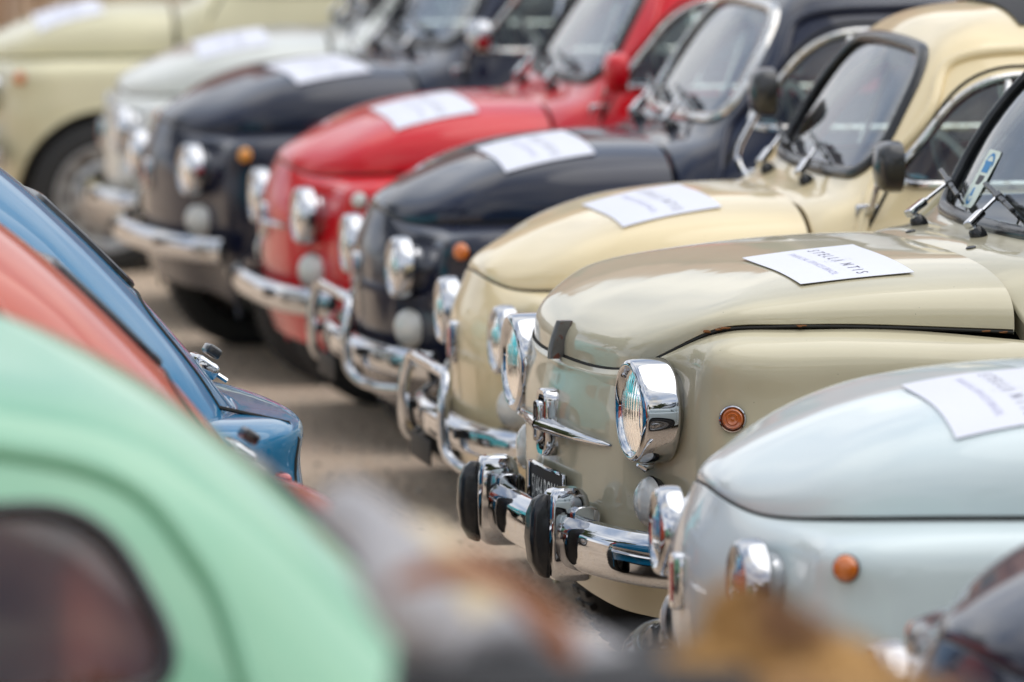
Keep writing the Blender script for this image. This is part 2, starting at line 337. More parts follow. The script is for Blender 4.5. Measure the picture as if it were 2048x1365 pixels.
FV = [0, .17, .40, .64, .82, .945]
def lower_ctrl(sp):
    O = np.array(sp['outline'], float); n = len(O); cols = []
    for i in range(n):
        a = O[max(i - 1, 0)] if i else O[1] * np.array([1, -1]); c = O[i + 1] if i < n - 1 else O[n - 2] * np.array([1, -1])
        t = c - a; t /= np.linalg.norm(t); inw = np.array([-t[1], t[0]])
        cen = np.array([1.3, 0.])
        if np.dot(inw, cen - O[i]) < 0: inw = -inw
        T = np.array(sp['top'][i]); zb = sp['bot'][i]; col = []
        side = i >= 9
        for k, f in enumerate(FV):
            o = sp['off'][k] * (.35 if side and k == 0 else 1)
            if side and k == 5: o = sp['off'][5] * .45
            p = O[i] + inw * o; col.append((p[0], p[1], zb + f * (T[2] - zb)))
        col.append(tuple(T)); cols.append(col)
    return cols
def flange(G, inward, down, n=2):
    """G: nu x nv x 3 grid; adds n rows folded inwards/down beyond its last row"""
    last = G[:, -1]; cen = np.array([1.2, 0]); o = last.copy(); rows = [G]
    prev = G[:, -2]; d = last - prev; d /= np.linalg.norm(d, axis=1, keepdims=True) + 1e-9
    for k in range(1, n + 1):
        q = last.copy(); q[:, :2] += d[:, :2] * inward * min(k, 1); q[:, 2] -= down * (k / n) ** 1
        rows.append(q[:, None])
    return np.concatenate(rows, 1)
def hood_grid(sp, ns=90, nr=34):
    E = np.array(sp['hood_edge'], float)
    mir = E[1:5][::-1].copy(); mir[:, 1] *= -1
    ext = np.concatenate([mir, E]); t = chord(ext[:, None, :]); t0 = t[4]
    tq = t0 + (t[-1] - t0) * np.linspace(0, 1, ns) ; Es = spline_eval(t, ext, tq)
    Es = np.concatenate([Es[::-1], (Es * [1, -1, 1])[1:]])            # near rear corner -> nose -> far rear corner
    x0 = E[0, 0]; xr = E[-1, 0]; xf = sp['xf']; hr = sp['hood_rear']; zc = sp['zc']; g = sp['gap']
    r = np.linspace(0, 1, nr) ** 2.2; G = []
    for e in Es:
        k = min(max((e[0] - x0) / (xr - x0), 0), 1); sx = xf + (hr - xf) * k ** 1.6
        p = sp['pn'] + (sp['ps'] - sp['pn']) * min(1, k * 3)
        S_ = np.array([sx, 0.]); d = S_ - e[:2]; dl = np.linalg.norm(d); e2 = e[:2] + d / dl * g
        row = []
        for q in r:
            xy = e2 + (S_ - e2) * q; pr = (1 - (1 - q) ** p) ** (1 / p)
            ze = e[2] + sp['lift'] * (.5 + .5 * min(1, max(0, (e[0] - .03) / .12)))
            row.append((xy[0], xy[1], ze + (zc(xy[0]) - ze) * pr))
        base = np.array(row[0]); dn = d / dl
        row = [tuple(base + np.array([dn[0] * .014, dn[1] * .014, -.003])), tuple(base + np.array([dn[0] * .002, dn[1] * .002, -.0028])), tuple(base + np.array([0, 0, -.0012]))] + row
        G.append(row)
    return np.array(G)
def rr_outline(u0, u1, v0, v1, r, n=10, slant=(0, 0), top_shrink=0):
    pass
def corner_poly(pts, rad, n=9):
    """round the corners of a polygon"""
    k = len(pts); out_ = []
    for i in range(k):
        p = np.array(pts[i]); a = np.array(pts[i - 1]) - p; c = np.array(pts[(i + 1) % k]) - p
        r = rad[i] if isinstance(rad, (list, tuple)) else rad
        la, lc = np.linalg.norm(a), np.linalg.norm(c); s = min(r, la * .45, lc * .45)
        A_, C_ = p + a / la * s, p + c / lc * s
        for j in range(n + 1):
            t = j / n; out_.append((1 - t) ** 2 * A_ + 2 * t * (1 - t) * p + t * t * C_)
    return out_
def densify(poly, step):
    o = []; k = len(poly)
    for i in range(k):
        a, c = np.array(poly[i]), np.array(poly[(i + 1) % k]); d = np.linalg.norm(c - a); m_ = max(1, int(d / step))
        for j in range(m_): o.append(a + (c - a) * j / m_)
    return o
def inside(poly, X, Y):
    P_ = np.array(poly); x1, y1 = P_[:, 0], P_[:, 1]; x2, y2 = np.roll(x1, -1), np.roll(y1, -1)
    res = np.zeros(len(X), bool)
    for a, b_, c, d in zip(x1, y1, x2, y2):
        if b_ == d: continue
        cond = ((b_ > Y) != (d > Y)) & (X < (c - a) * (Y - b_) / (d - b_) + a); res ^= cond
    return res

def build_shell(sp, tagname):
    """returns dict of meshes for one car model"""
    D = {}
    low = surf(lower_ctrl(sp), 560, 64, lambda s: s)
    low = flange(low, .002, .05, 3)
    cab = surf(sp['cab'], 460, 110)
    fl = []                                            # flange under the cabin base (front part only matters)
    base = cab[:, 0]; nxt = cab[:, 1]; d = base - nxt; d /= np.linalg.norm(d, axis=1, keepdims=True)
    f1 = base + d * .0 + np.array([0, 0, -.006]); f1[:, 0] += .003; f2 = base + np.array([.010, 0, -.05])
    f2[:, 1] *= .99; cab = np.concatenate([f2[:, None], f1[:, None], cab], 1)
    nu, nv = cab.shape[:2]; Vc = cab.reshape(-1, 3); Fc = np.array(grid_faces(nu, nv, cu=True))
    bvh = BVHTree.FromPolygons([tuple(v) for v in Vc.tolist()], Fc.tolist())
    nl, ml = low.shape[:2]; Vl = low.reshape(-1, 3); Fl = np.array(grid_faces(nl, ml, cu=True))
    Cc = Vc[Fc].mean(1); Cl = Vl[Fl].mean(1)
    def cast_front(y, z, rear=False):
        o, dr = (Vector((4 if rear else 0, y, z)), Vector((-1 if rear else 1, 0, 0)))
        h = bvh.ray_cast(o, dr); return np.array(h[0]) if h[0] else None
    def cast_side(x, z, s):
        h = bvh.ray_cast(Vector((x, 2 * s, z)), Vector((0, -s, 0))); return np.array(h[0]) if h[0] else None
    w = sp['ws']; wsp = corner_poly([(-w['hb'], w['zb']), (w['hb'], w['zb']), (w['ht'], w['zt']), (-w['ht'], w['zt'])], w['r'] * 2)
    # a bowed lower and upper edge
    wsp = [np.array([p[0], p[1] - .012 * (1 - (p[0] / w['hb']) ** 2) * (p[1] < 1.1) + .018 * (1 - (p[0] / w['ht']) ** 2) * (p[1] > 1.1)]) for p in densify(wsp, .03)]
    x0, x1, z0, z1, sl_ = sp['side']
    sdp = densify(corner_poly([(x0, z0), (x1, z0), (x1 - .02, z1), (x0 + sl_, z1)], [.06, .06, .09, .12]), .03)
    q = sp['quarter']; qp = densify(corner_poly([(q[0], q[2]), (q[1], q[2]), (q[1] - .10, q[3]), (q[0], q[3])], [.05, .10, .08, .05]), .03)
    w2 = sp['rear']; rwp = densify(corner_poly([(-w2['hb'], w2['zb']), (w2['hb'], w2['zb']), (w2['ht'], w2['zt']), (-w2['ht'], w2['zt'])], w2['r'] * 2), .03)
    A = sp['axles']
    dx0, dx1, dz0, dz1 = sp['door']
    dp = densify(corner_poly([(dx0, dz0 + .06), (dx1, dz0), (dx1, z1 + .020), (x0 + sl_ - .006, z1 + .020), (x0 - .014, z0 - .03), (dx0, .80)], [.10, .08, .07, .12, .05, .05]), .04)
    fr = Cc[:, 0] < 1.3; rr_ = Cc[:, 0] > 1.9
    mws = inside(wsp, Cc[:, 1], Cc[:, 2]) & fr
    mrw = inside(rwp, Cc[:, 1], Cc[:, 2]) & rr_
    lat = np.abs(Cc[:, 1]) > .35
    ms = inside(sdp, Cc[:, 0], Cc[:, 2]) & lat; mq = inside(qp, Cc[:, 0], Cc[:, 2]) & lat & (np.abs(Cc[:, 1]) > .42)
    hole = mws | mrw | ms | mq
    md_c = inside(dp, Cc[:, 0], Cc[:, 2]) & lat & ~hole
    md_l = inside(dp, Cl[:, 0], Cl[:, 2]) & (np.abs(Cl[:, 1]) > .5)
    arch = np.zeros(len(Cl), bool); wr = sp['wheel_r'] + .045
    for ax in A:
        rad = np.hypot(Cl[:, 0] - ax, (Cl[:, 2] - sp['wheel_r']) * 1.0); arch |= (rad < wr) & (np.abs(Cl[:, 1]) > .45)
        rv = np.hypot(Vl[:, 0] - ax, Vl[:, 2] - sp['wheel_r']); sel = (np.abs(rv - wr) < .012) & (np.abs(Vl[:, 1]) > .45)
        Vl[sel, 0] = ax + (Vl[sel, 0] - ax) * wr / rv[sel]; Vl[sel, 2] = sp['wheel_r'] + (Vl[sel, 2] - sp['wheel_r']) * wr / rv[sel]
    def sub(Vx, Fx, mask):
        Fm = Fx[mask]; used, inv = np.unique(Fm, return_inverse=True)
        return Vx[used].tolist(), inv.reshape(Fm.shape).tolist()
    mb = MB()
    mb.add(*sub(Vl, Fl, ~arch & ~md_l)); mb.add(*sub(Vc, Fc, ~hole & ~md_c))
    # wheel-arch lips
    for ax in A:
        for s in (-1, 1):
            pth = []
            for k in range(41):
                a = R(-12 + 204 * k / 40); x = ax + wr * math.cos(a); z = sp['wheel_r'] + wr * math.sin(a)
                kk = np.argmin(np.hypot(Vl[:, 0] - x, Vl[:, 2] - z) + (Vl[:, 1] * s < .4) * 9); pth.append((x, Vl[kk, 1], z))
            mb.add(*tube(pth, .006, 6))
    D['body'] = mb.mesh(tagname + '_body', P['white'])
    for s in (-1, 1):
        mb = MB(); mb.add(*sub(Vl, Fl, md_l & (Cl[:, 1] * s > 0))); mb.add(*sub(Vc, Fc, md_c & (Cc[:, 1] * s > 0)))
        D['door%d' % s] = mb.mesh(tagname + '_door', P['white'])
        mb = MB(); bl = BVHTree.FromPolygons([tuple(v) for v in np.concatenate([Vc, Vl]).tolist()], Fc.tolist() + (Fl + len(Vc)).tolist())
        pth = []
        for x, z in dp:
            h = bl.ray_cast(Vector((x, 2 * s, z)), Vector((0, -s, 0)))
            if h[0]: pth.append(tuple(h[0] + Vector((0, s * .0015, 0))))
        mb.add(*tube(pth, .004, 6, closed=True)); D['gap%d' % s] = mb.mesh(tagname + '_door_gap', M['gap_dark'])
        # side window: glass, chrome frame, vent divider
        pth = [cast_side(x, z, s) for x, z in sdp]; pth = [p for p in pth if p is not None]
        mb = MB(); mb.add(*tube(pth, .010, 8, closed=True)); 
        xd = x0 + .20; mb.add(*tube([p for p in (cast_side(xd + (z - z0) * .30, z, s) for z in np.linspace(z0 + .0, z1 - .012, 12)) if p is not None], .008, 8))
        pin = [p + (np.array([0, -s * .012, 0])) + (0) for p in pth]; cenp = np.mean(pin, 0)
        inn = [cenp + (p - cenp) * .955 for p in pin]
        mb.add(*tube(inn, .007, 8, closed=True)); D['frame%d' % s] = mb.mesh(tagname + '_window_frame', M['old_chrome'])
        mb = MB(); V_, F_ = sub(Vc, Fc, ms & (Cc[:, 1] * s > 0)); V_ = [(a, c - s * .006, d_) for a, c, d_ in V_]; mb.add(V_, F_)
        D['glass%d' % s] = mb.mesh(tagname + '_side_glass', M['window_glass'])
        pth = [cast_side(x, z, s) for x, z in qp]; pth = [p for p in pth if p is not None]
        mb = MB(); mb.add(*tube(pth, .011, 8, closed=True)); D['qgask%d' % s] = mb.mesh(tagname + '_quarter_gasket', M['rubber'])
        mb = MB(); V_, F_ = sub(Vc, Fc, mq & (Cc[:, 1] * s > 0)); V_ = [(a, c - s * .006, d_) for a, c, d_ in V_]; mb.add(V_, F_)
        D['qglass%d' % s] = mb.mesh(tagname + '_quarter_glass', M['window_glass'])
        # drip rail from the A-pillar foot over the door to the rear quarter
        dr = [(x0 - .080, z0 - .15), (x0 - .035, z0 - .02), (x0 + sl_ * .55 - .012, z0 + (z1 - z0) * .62), (x0 + sl_ - .018, z1 + .030), (x0 + sl_ + .2, z1 + .054), (x1, z1 + .050), (q[1] - .12, q[3] + .045), (q[1] + .02, q[3] - .07), (q[1] + .07, q[2] - .02)]
        pth = [cast_side(p[0], p[1], s) for p in smooth_path(dr, 8)]; pth = [p + np.array([0, s * .005, 0]) for p in pth if p is not None]
        mb = MB(); mb.add(*tube(pth, .0135, 10)); D['rail%d' % s] = mb.mesh(tagname + '_drip_rail', P['white'])
    pth = [cast_front(y, z) for y, z in wsp]; pth = [p for p in pth if p is not None]
    D['ws_path'] = pth
    mb = MB(); mb.add(*tube(pth, .0165, 10, closed=True, flat=.8)); D['ws_gasket'] = mb.mesh(tagname + '_screen_gasket', M['rubber'])
    c0 = np.mean(pth, 0); mb = MB(); mb.add(*tube([c0 + (p - c0) * .972 - np.array([.010, 0, 0]) for p in pth], .006, 8, closed=True)); D['ws_bead'] = mb.mesh(tagname + '_screen_bead', M['chrome'])
    V_, F_ = sub(Vc, Fc, mws); D['ws'] = mesh_from(tagname + '_windscreen', [(a + .006, c, d_) for a, c, d_ in V_], F_, [M['screen_glass']])
    pth = [cast_front(y, z, True) for y, z in rwp]; pth = [p for p in pth if p is not None]
    mb = MB(); mb.add(*tube(pth, .010, 8, closed=True)); D['rw_gasket'] = mb.mesh(tagname + '_rear_gasket', M['rubber'])
    V_, F_ = sub(Vc, Fc, mrw); D['rw'] = mesh_from(tagname + '_rear_window', [(a - .006, c, d_) for a, c, d_ in V_], F_, [M['window_glass']])
    # engine lid seam
    lid = densify(corner_poly([(-.42, .43), (.42, .43), (.34, .93), (-.34, .93)], .10), .03)
    allb = bl; pth = []
    for y, z in lid:
        h = allb.ray_cast(Vector((4, y, z)), Vector((-1, 0, 0)))
        if h[0]: pth.append(tuple(h[0]))
    mb = MB(); mb.add(*tube(pth, .004, 6, closed=True)); D['lid_gap'] = mb.mesh(tagname + '_lid_gap', M['gap_dark'])
    D['bvh'] = bl
    H_ = hood_grid(sp); nh, mh = H_.shape[:2]; Vh = H_.reshape(-1, 3); Fh = grid_faces(nh, mh)
    # rear return of the bonnet: fold down the two open ends together along the rear edge
    mb = MB(); mb.add(Vh.tolist(), Fh)
    rear_edge = list(H_[0, 3:]) + list(H_[-1, 3:][::-1])
    dn = [p + np.array([-.002, 0, -.012]) for p in rear_edge]; mb.add(rear_edge + dn, grid_faces(2, len(rear_edge)))
    D['hood'] = mb.mesh(tagname + '_hood', P['white'])
    E_ = np.array(sp['hood_edge'], float); E2 = np.concatenate([E_[::-1], (E_ * [1, -1, 1])[1:]]); c_ = np.array([.5, 0, 0])
    pth = []
    for p in smooth_path(E2, 8):
        d = c_[:2] - p[:2]; d /= np.linalg.norm(d); k = min(1, max(0, (p[0] - .03) / .12)); pth.append((p[0] + d[0] * .006, p[1] + d[1] * .006, p[2] + .0005 + sp['lift'] * .35 * k))
    mb = MB(); mb.add(*tube(pth, .0034, 6)); D['hood_gap'] = mb.mesh(tagname + '_hood_gap', M['gap_dark'])
    D['hood_bvh'] = BVHTree.FromPolygons([tuple(v) for v in Vh.tolist()], Fh)
    # floor, dark interior tub under the glass line, inner arches
    mb = MB()
    O = np.array(sp['outline']); ring = np.concatenate([O, (O * [1, -1])[1:-1][::-1]]); c = ring.mean(0)
    lo = [(*(c + (p - c) * .93), .27) for p in ring]; up = [(*(c + (p - c) * .93), .70) for p in ring]
    mb.add(lo + up, grid_faces(2, len(ring), cv=True) + [tuple(range(len(ring)))])
    D['under'] = mb.mesh(tagname + '_underbody', M['underbody'], False)
    mb = MB()
    xd = .80 if tagname == 's500' else .90
    D['dash_x'] = xd
    return D

def ring_mesh(r, depth, name, lug=False):
    prof = [(.012, r - .019), (.002, r - .013), (-.002, r - .007), (.001, r - .001), (.008, r + .003), (depth * .45, r + .005), (depth * .85, r + .005), (depth * .97, r + .003), (depth, r - .002), (depth + .004, r - .012), (depth + .03, r - .020)]
    pr = []
    for i in range(len(prof) - 1):
        for j in range(4): t = j / 4; pr.append(tuple(np.array(prof[i]) * (1 - t) + np.array(prof[i + 1]) * t))
    P_ = [tuple(p) for p in smooth_path(prof, 4)]
    V, F = revolve(P_, seg=72)
    if lug: V = [Vector((v[0] + (-.005 * max(0, v[2]) / r if v[0] < depth * .5 else 0), v[1], v[2])) for v in V]   # peaked brow
    mb = MB(); mb.add(V, F)
    if lug:
        pts = [(.016, 0, -r - .004), (.03, 0, -r - .010), (.045, 0, -r - .009)]
        mb.add(*tube(pts, .010, 10, rfun=lambda t: .6 + .6 * math.sin(t * math.pi)))
    return mb.mesh(name, [M['chrome'], M['rubber']])
def lens_mesh(r, name):
    mb = MB(); R0 = r - .016; nr, na = 34, 180; V = []
    for i in range(nr + 1):
        q = i / nr; rr_ = R0 * q
        for k in range(na):
            a = 2 * math.pi * k / na; y, z = rr_ * math.cos(a), rr_ * math.sin(a)
            fl = .0008 * abs(math.sin(y / R0 * 21)) * (1 if abs(z) < R0 * .99 else 0) * (.4 if z > R0 * .45 else 1)
            V.append((-.012 * (1 - q * q) - fl + .004, y, z))
    F = grid_faces(nr + 1, na, cv=True)
    mb.add(V, F, 0)
    mb.add(*revolve([(.002 + .055 * (1 - (k / 10) ** 2) ** 1.0, R0 * k / 10 + .0005) for k in range(11)], seg=48), 1)
    mb.add(*revolve([(.030, .001), (.024, .008), (.018, .013), (.026, .016)], seg=20), 1)
    return mb.mesh(name, [M['lens_glass'], M['reflector']])
def blade(path, prof, closed=False):
    """sweep profile [(outward, z)] along plan path [(x,y)], outward = left-hand normal pointing to -x at centre"""
    n = len(path); V = []
    for i in range(n):
        a = np.array(path[max(i - 1, 0)][:2]); c = np.array(path[min(i + 1, n - 1)][:2]); t = (c - a) / np.linalg.norm(c - a); nn = np.array([-t[1], t[0]])
        z0 = path[i][2] if len(path[i]) > 2 else 0
        for o, z in prof: V.append((path[i][0] + nn[0] * o, path[i][1] + nn[1] * o, z0 + z))
    return V, grid_faces(n, len(prof))
def bumper_mesh(name, half, xs, z, h, depth=.030):
    """half: list of (x,y) from centre to the near end"""
    Hh = [np.array(p) for p in half]; pts = [p * [1, 1] for p in Hh[::-1]] + [p * [1, -1] for p in Hh[1:]]
    pts = smooth_path([(p[0], p[1], 0) for p in pts], 8)          # near -> far
    prof = [(-.002, -h / 2), (.006, -h / 2 + .001), (depth * .6, -h * .46), (depth * .92, -h * .32), (depth, -h * .08), (depth * .985, h * .14), (depth * .88, h * .32), (depth * .5, h * .46), (.010, h / 2), (-.002, h / 2 + .001), (-.004, h / 2 - .003)]
    pr = [(p[0], p[1]) for p in smooth_path([(a, c, 0) for a, c in prof], 4)]
    pts = [(p[0], p[1], z) for p in pts]
    V, F = blade(pts, pr)
    # ensure outward means away from car
    mid = V[len(V) // 2]
    mb = MB(); mb.add(V, F)
    k = len(pr); mb.f.append(tuple(range(k))); mb.m.append(0); mb.f.append(tuple(len(V) - k + i for i in range(k))[::-1]); mb.m.append(0)
    return mb.mesh(name, M['chrome'])

def wheel_meshes(r):
    mb = MB(); w = .062
    prof = [(-w * .7, r * .66), (-w, r * .74), (-w * 1.02, r * .86), (-w * .9, r * .96), (-w * .6, r), (0, r * 1.005), (w * .6, r), (w * .9, r * .96), (w * 1.02, r * .86), (w, r * .74), (w * .7, r * .66)]
    mb.add(*revolve([tuple(p) for p in smooth_path([(a, c, 0) for a, c in prof], 3)][:: 1] and [(p[0], p[1]) for p in smooth_path([(a, c, 0) for a, c in prof], 3)], axis=(0, 1, 0), seg=48))
    for k in range(60):
        a = 2 * math.pi * k / 60; rot = Matrix.Rotation(-a, 3, 'Y')
        for s in (-1, 1): mb.add(*box(rot @ Vector((r * 1.0, s * w * .5, 0)), (.012, w * .75, .014), rot))
    ty = mb.mesh('tyre', M['tyre_rubber'])
    mb = MB()
    prof = [(-.050, r * .70), (-.062, r * .71), (-.064, r * .68), (-.050, r * .655), (-.035, r * .60), (-.030, r * .50), (-.036, r * .42), (-.042, r * .36), (-.03, r * .30), (-.02, .0)]
    mb.add(*revolve([(p[0], p[1]) for p in smooth_path([(a, c, 0) for a, c in prof], 4)], axis=(0, 1, 0), seg=48)); 
    for k in range(12):                                # oval slots round the rim, built as dark recessed lozenges
        a = 2 * math.pi * k / 12; c = Vector((math.cos(a) * r * .53, -.034, math.sin(a) * r * .53))
        rot = Matrix.Rotation(-a, 3, 'Y'); V, F = rbox((0, 0, 0), (.016, .004, .034), .0018); mb.add([c + rot @ Vector(v) for v in V], F, 1)
    rim = mb.mesh('rim', [M['silver_rim'], M['gap_dark']])
    mb = MB(); prof = [(-.036, r * .38), (-.050, r * .37), (-.062, r * .30), (-.066, r * .2), (-.075, r * .12), (-.078, 0.0)]
    mb.add(*revolve([(p[0], p[1]) for p in smooth_path([(a, c, 0) for a, c in prof], 4)], axis=(0, 1, 0), seg=40)); cap = mb.mesh('hubcap', M['chrome'])
    return ty, rim, cap

print('building shells')
SH5 = build_shell(S500, 's500'); SH6 = build_shell(S600, 's600')
MESH = {}
def cached(key, fn):
    if key not in MESH: MESH[key] = fn()
    return MESH[key]

def override(o, mat, slot=0):
    o.material_slots[slot].link = 'OBJECT'; o.material_slots[slot].material = mat

def seat_mesh(mat):
    mb = MB(); mb.add(*rbox((.05, 0, .12), (.46, .46, .13), .045)); 
    mb.add(*rbox((.30, 0, .40), (.12, .44, .58), .05, rot=Matrix.Rotation(R(14), 3, 'Y')))
    return mb.mesh('seat', mat)
def steering_mesh():
    mb = MB(); pts = [(0, .19 * math.cos(a), .19 * math.sin(a)) for a in np.linspace(0, 2 * math.pi, 40, endpoint=False)]
    rot = Matrix.Rotation(R(-28), 3, 'Y'); mb.add(*tube([rot @ Vector(p) for p in pts], .011, 8, closed=True))
    for s in (-1, 1): mb.add(*tube([rot @ Vector((0, 0, 0)), rot @ Vector((.01, s * .1, -.02)), rot @ Vector((0, s * .185, -.01))], .008, 6))
    mb.add(*tube([rot @ Vector((0, 0, 0)), rot @ Vector((-.25, 0, 0))], .02, 8)); mb.add(*revolve([(.02, 0), (.018, .03), (0, .035)], seg=20))
    return mb.mesh('steering_wheel', M['pale_plastic'])
def wiper_parts(pivot, tip, blade_dir, blen):
    """chrome arm with boxy root and a jointed black blade"""
    p = Vector(pivot); t = Vector(tip); mb = MB()
    mb.add(*revolve([(-.012, .016), (0, .017), (.012, .014), (.016, .010), (.016, 0)], origin=p, axis=(-.55, 0, .83), seg=16), 1)
    mb.add(*revolve([(.012, .009), (.030, .009), (.034, .006), (.034, 0)], origin=p, axis=(-.55, 0, .83), seg=12), 0)
    q = p + Vector((-.55, 0, .83)) * .028; d = (t - q); ln = d.length; dn = d.normalized()
    sd_ = dn.cross(Vector((-.6, 0, .8))).normalized(); up = sd_.cross(dn)
    rot = Matrix((dn, sd_, up)).transposed()
    V, F = rbox((0, 0, 0), (.055, .020, .016), .004, rot=rot); mb.add([Vector(v) + q + dn * .015 for v in V], F)
    mb.add(*tube([q + dn * .035, q + dn * ln * .5, q + d], .0042, 8))
    arm = mb.mesh('wiper_arm', [M['chrome'], M['rubber']])
    mb = MB(); bd = Vector(blade_dir).normalized(); rt = Matrix((bd, bd.cross(up).normalized(), up)).transposed()
    # bridge in three lumpy links, then the rubber squeegee beneath
    for k, (o, l, hgt) in enumerate(((-.30, .26, .011), (0, .42, .014), (.32, .24, .011))):
        V, F = rbox((0, 0, 0), (l * blen, .010, hgt), .003, rot=rt); mb.add([Vector(v) + t + bd * o * blen - up * .003 for v in V], F)
    V, F = rbox((0, 0, 0), (.03, .016, .012), .003, rot=rt); mb.add([Vector(v) + t for v in V], F)
    V, F = rbox((0, 0, 0), (blen, .005, .010), .002, rot=rt); mb.add([Vector(v) + t - up * .014 for v in V], F)
    return arm, mb.mesh('wiper_blade', M['rubber'])

def screen_point(S, y, z):
    h = S['bvh'].ray_cast(Vector((0, y, z)), Vector((1, 0, 0))); return Vector(h[0])
def side_point(S, x, z, s=-1):
    h = S['bvh'].ray_cast(Vector((x, 2 * s, z)), Vector((0, -s, 0))); return Vector(h[0]), Vector(h[1])
def top_point(S, x, y):
    h = S['bvh'].ray_cast(Vector((x, y, 2)), Vector((0, 0, -1))); return Vector(h[0]), Vector(h[1])

def make_car(kind, mat, label, group, loc=(0, 0), th=0, b=None, gasket='rubber', seats='grey_vinyl', guard=False, lamps='amber', wheels=True, detail=True, side_lamps=True,
             mirrors=None, badge='grille', tray=None, ragtop=False, cat='car'):
    """loc = world (X, depth) of the near headlight; the car's own origin lies on its centreline on the ground"""
    sp, S = (S500, SH5) if kind == 500 else (S600, SH6)
    b = b if b is not None else (.345 if kind == 500 else .449)
    hz, hr = (.604, .071) if kind == 500 else (.674, .093)
    t = R(th); root = empty('vintage_car', (loc[0] - b * math.sin(t), loc[1] + b * math.cos(t), 0), t)
    tag(root, label, cat, group)
    o = link('body', S['body'], root); override(o, mat)
    o = link('hood', S['hood'], root); override(o, mat); hood = o
    link('hood_seam', S['hood_gap'], hood)
    link('underbody', S['under'], root)
    for s in (-1, 1):
        d = link('door', S['door%d' % s], root); override(d, mat)
        link('door_seam', S['gap%d' % s], d)
        hx = sp['door'][1] - .08; hp, hn = side_point(S, hx, .80, s)
        hm = cached(('handle', kind, s), lambda: (lambda mb: (mb.add(*tube([hp + Vector((.03, s * .004, 0)), hp + Vector((.03, s * .022, 0)), hp + Vector((0, s * .026, 0)), hp + Vector((-.09, s * .026, 0))], .006, 8)), mb.mesh('door_handle', M['chrome']))[1])(MB()))
        link('door_handle', hm, d)
        w = link('side_window', S['glass%d' % s], root); link('window_frame', S['frame%d' % s], w)
        w = link('quarter_window', S['qglass%d' % s], root); link('gasket', S['qgask%d' % s], w)
        r_ = link('drip_rail', S['rail%d' % s], root); override(r_, mat)
    w = link('windscreen', S['ws'], root); g = link('gasket', S['ws_gasket'], w)
    if gasket != 'rubber': override(g, M[gasket])
    w = link('rear_window', S['rw'], root); link('gasket', S['rw_gasket'], w)
    lid = link('engine_lid_seam', S['lid_gap'], root)
    # headlights
    rm = cached(('ring', kind), lambda: ring_mesh(hr, .042 if kind == 500 else .070, 'headlight_ring', kind == 600)); lm = cached(('lens', kind), lambda: lens_mesh(hr, 'headlight_lens'))
    for s in (-1, 1):
        h = link('headlight', rm, root, (0, s * b, hz)); h.rotation_euler = (0, 0, R(-s * 2)); link('lens', lm, h, (.004, 0, 0))
    # turn lamps under the headlights
    if side_lamps:
        def lamp():
            mb = MB(); r = .047 if kind == 500 else .048
            mb.add(*revolve([(.012, r - .004), (0, r + .0015), (-.004, r)], seg=32), 1)
            mb.add(*revolve([(-.004, r), (-.014, r * .9), (-.024, r * .62), (-.028, r * .3), (-.029, 0)], seg=40), 0)
            return mb.mesh('turn_lamp', [M['lamp_white'], M['rubber']])
        lmm = cached(('turn', kind), lamp)
        yy, zz = (.352, .458) if kind == 500 else (.455, .505)
        for s in (-1, 1):
            h = S['bvh'].ray_cast(Vector((-1, s * yy, zz)), Vector((1, 0, 0)))
            tl = link('turn_lamp', lmm, root, (h[0][0] - (.008 if kind == 500 else .018), s * yy, zz)); tl.rotation_euler = (0, 0, R(-s * (38 if kind == 500 else 12)))
    # side blinkers
    def blink():
        mb = MB()
        if kind == 600:
            mb.add(*revolve([(0, .0255), (.004, .0255), (.007, .0245), (.008, .0225), (.006, .0205), (.004, .0200)], axis=(0, -1, 0), seg=40), 1)
            mb.add(*revolve([(.004, .0200), (.009, .0185), (.0105, .0165), (.0088, .0140), (.0088, .0115), (.0115, .0100), (.0098, .0075), (.0092, .003), (.011, 0)], axis=(0, -1, 0), seg=40), 0)
        else:
            mb.add(*revolve([(0, .0225), (.004, .0225), (.005, .021)], axis=(0, -1, 0), seg=32), 1)
            mb.add(*revolve([(.004, .021), (.010, .019), (.015, .014), (.018, .007), (.019, 0)], axis=(0, -1, 0), seg=32), 0)
        return mb.mesh('side_blinker', [M['amber_dark' if kind == 600 else 'amber'], M['chrome' if kind == 600 else 'rubber']])
    bm_ = cached(('blink', kind), blink)
    bx, bz = (.133, .658) if kind == 500 else (.150, .674)
    for s in (-1, 1):
        p, n_ = side_point(S, bx, bz, s); bl_ = link('side_blinker', bm_, root, p - Vector((0, s * .001, 0)))
        q = Vector((0, -1, 0)).rotation_difference(n_ if n_.y * s > 0 else -n_); bl_.rotation_mode = 'QUATERNION'; bl_.rotation_quaternion = q
        if lamps != 'amber' : override(bl_, M[lamps])
    # bumper
    if kind == 500:
        half = [(-.052, 0), (-.048, -.15), (-.034, -.30), (-.010, -.42), (.028, -.53), (.065, -.585)]
        bmp = link('bumper', cached('b500', lambda: bumper_mesh('front_bumper', half, 0, .388, .070)), root)
        rhalf = [(2.72, 0), (2.71, -.18), (2.68, -.36), (2.61, -.50), (2.52, -.58)]
    else:
        half = [(-.072, 0), (-.066, -.18), (-.054, -.33), (-.030, -.46), (.005, -.56), (.055, -.64)]
        bmp = link('bumper', cached('b600', lambda: bumper_mesh('front_bumper', half, 0, .413, .100, .036)), root)
        rhalf = [(3.06, 0), (3.05, -.2), (3.02, -.40), (2.93, -.55), (2.82, -.64)]
    def rb():
        pts = smooth_path([(x, y, .42) for x, y in rhalf[::-1]] + [(x, -y, .42) for x, y in rhalf[1:]], 6)
        pr = [(.012, -.034), (.026, -.02), (.03, .0), (.026, .02), (.012, .034), (0, .034)]
        mb = MB(); mb.add(*blade(pts, pr)); return mb.mesh('rear_bumper', M['chrome'])
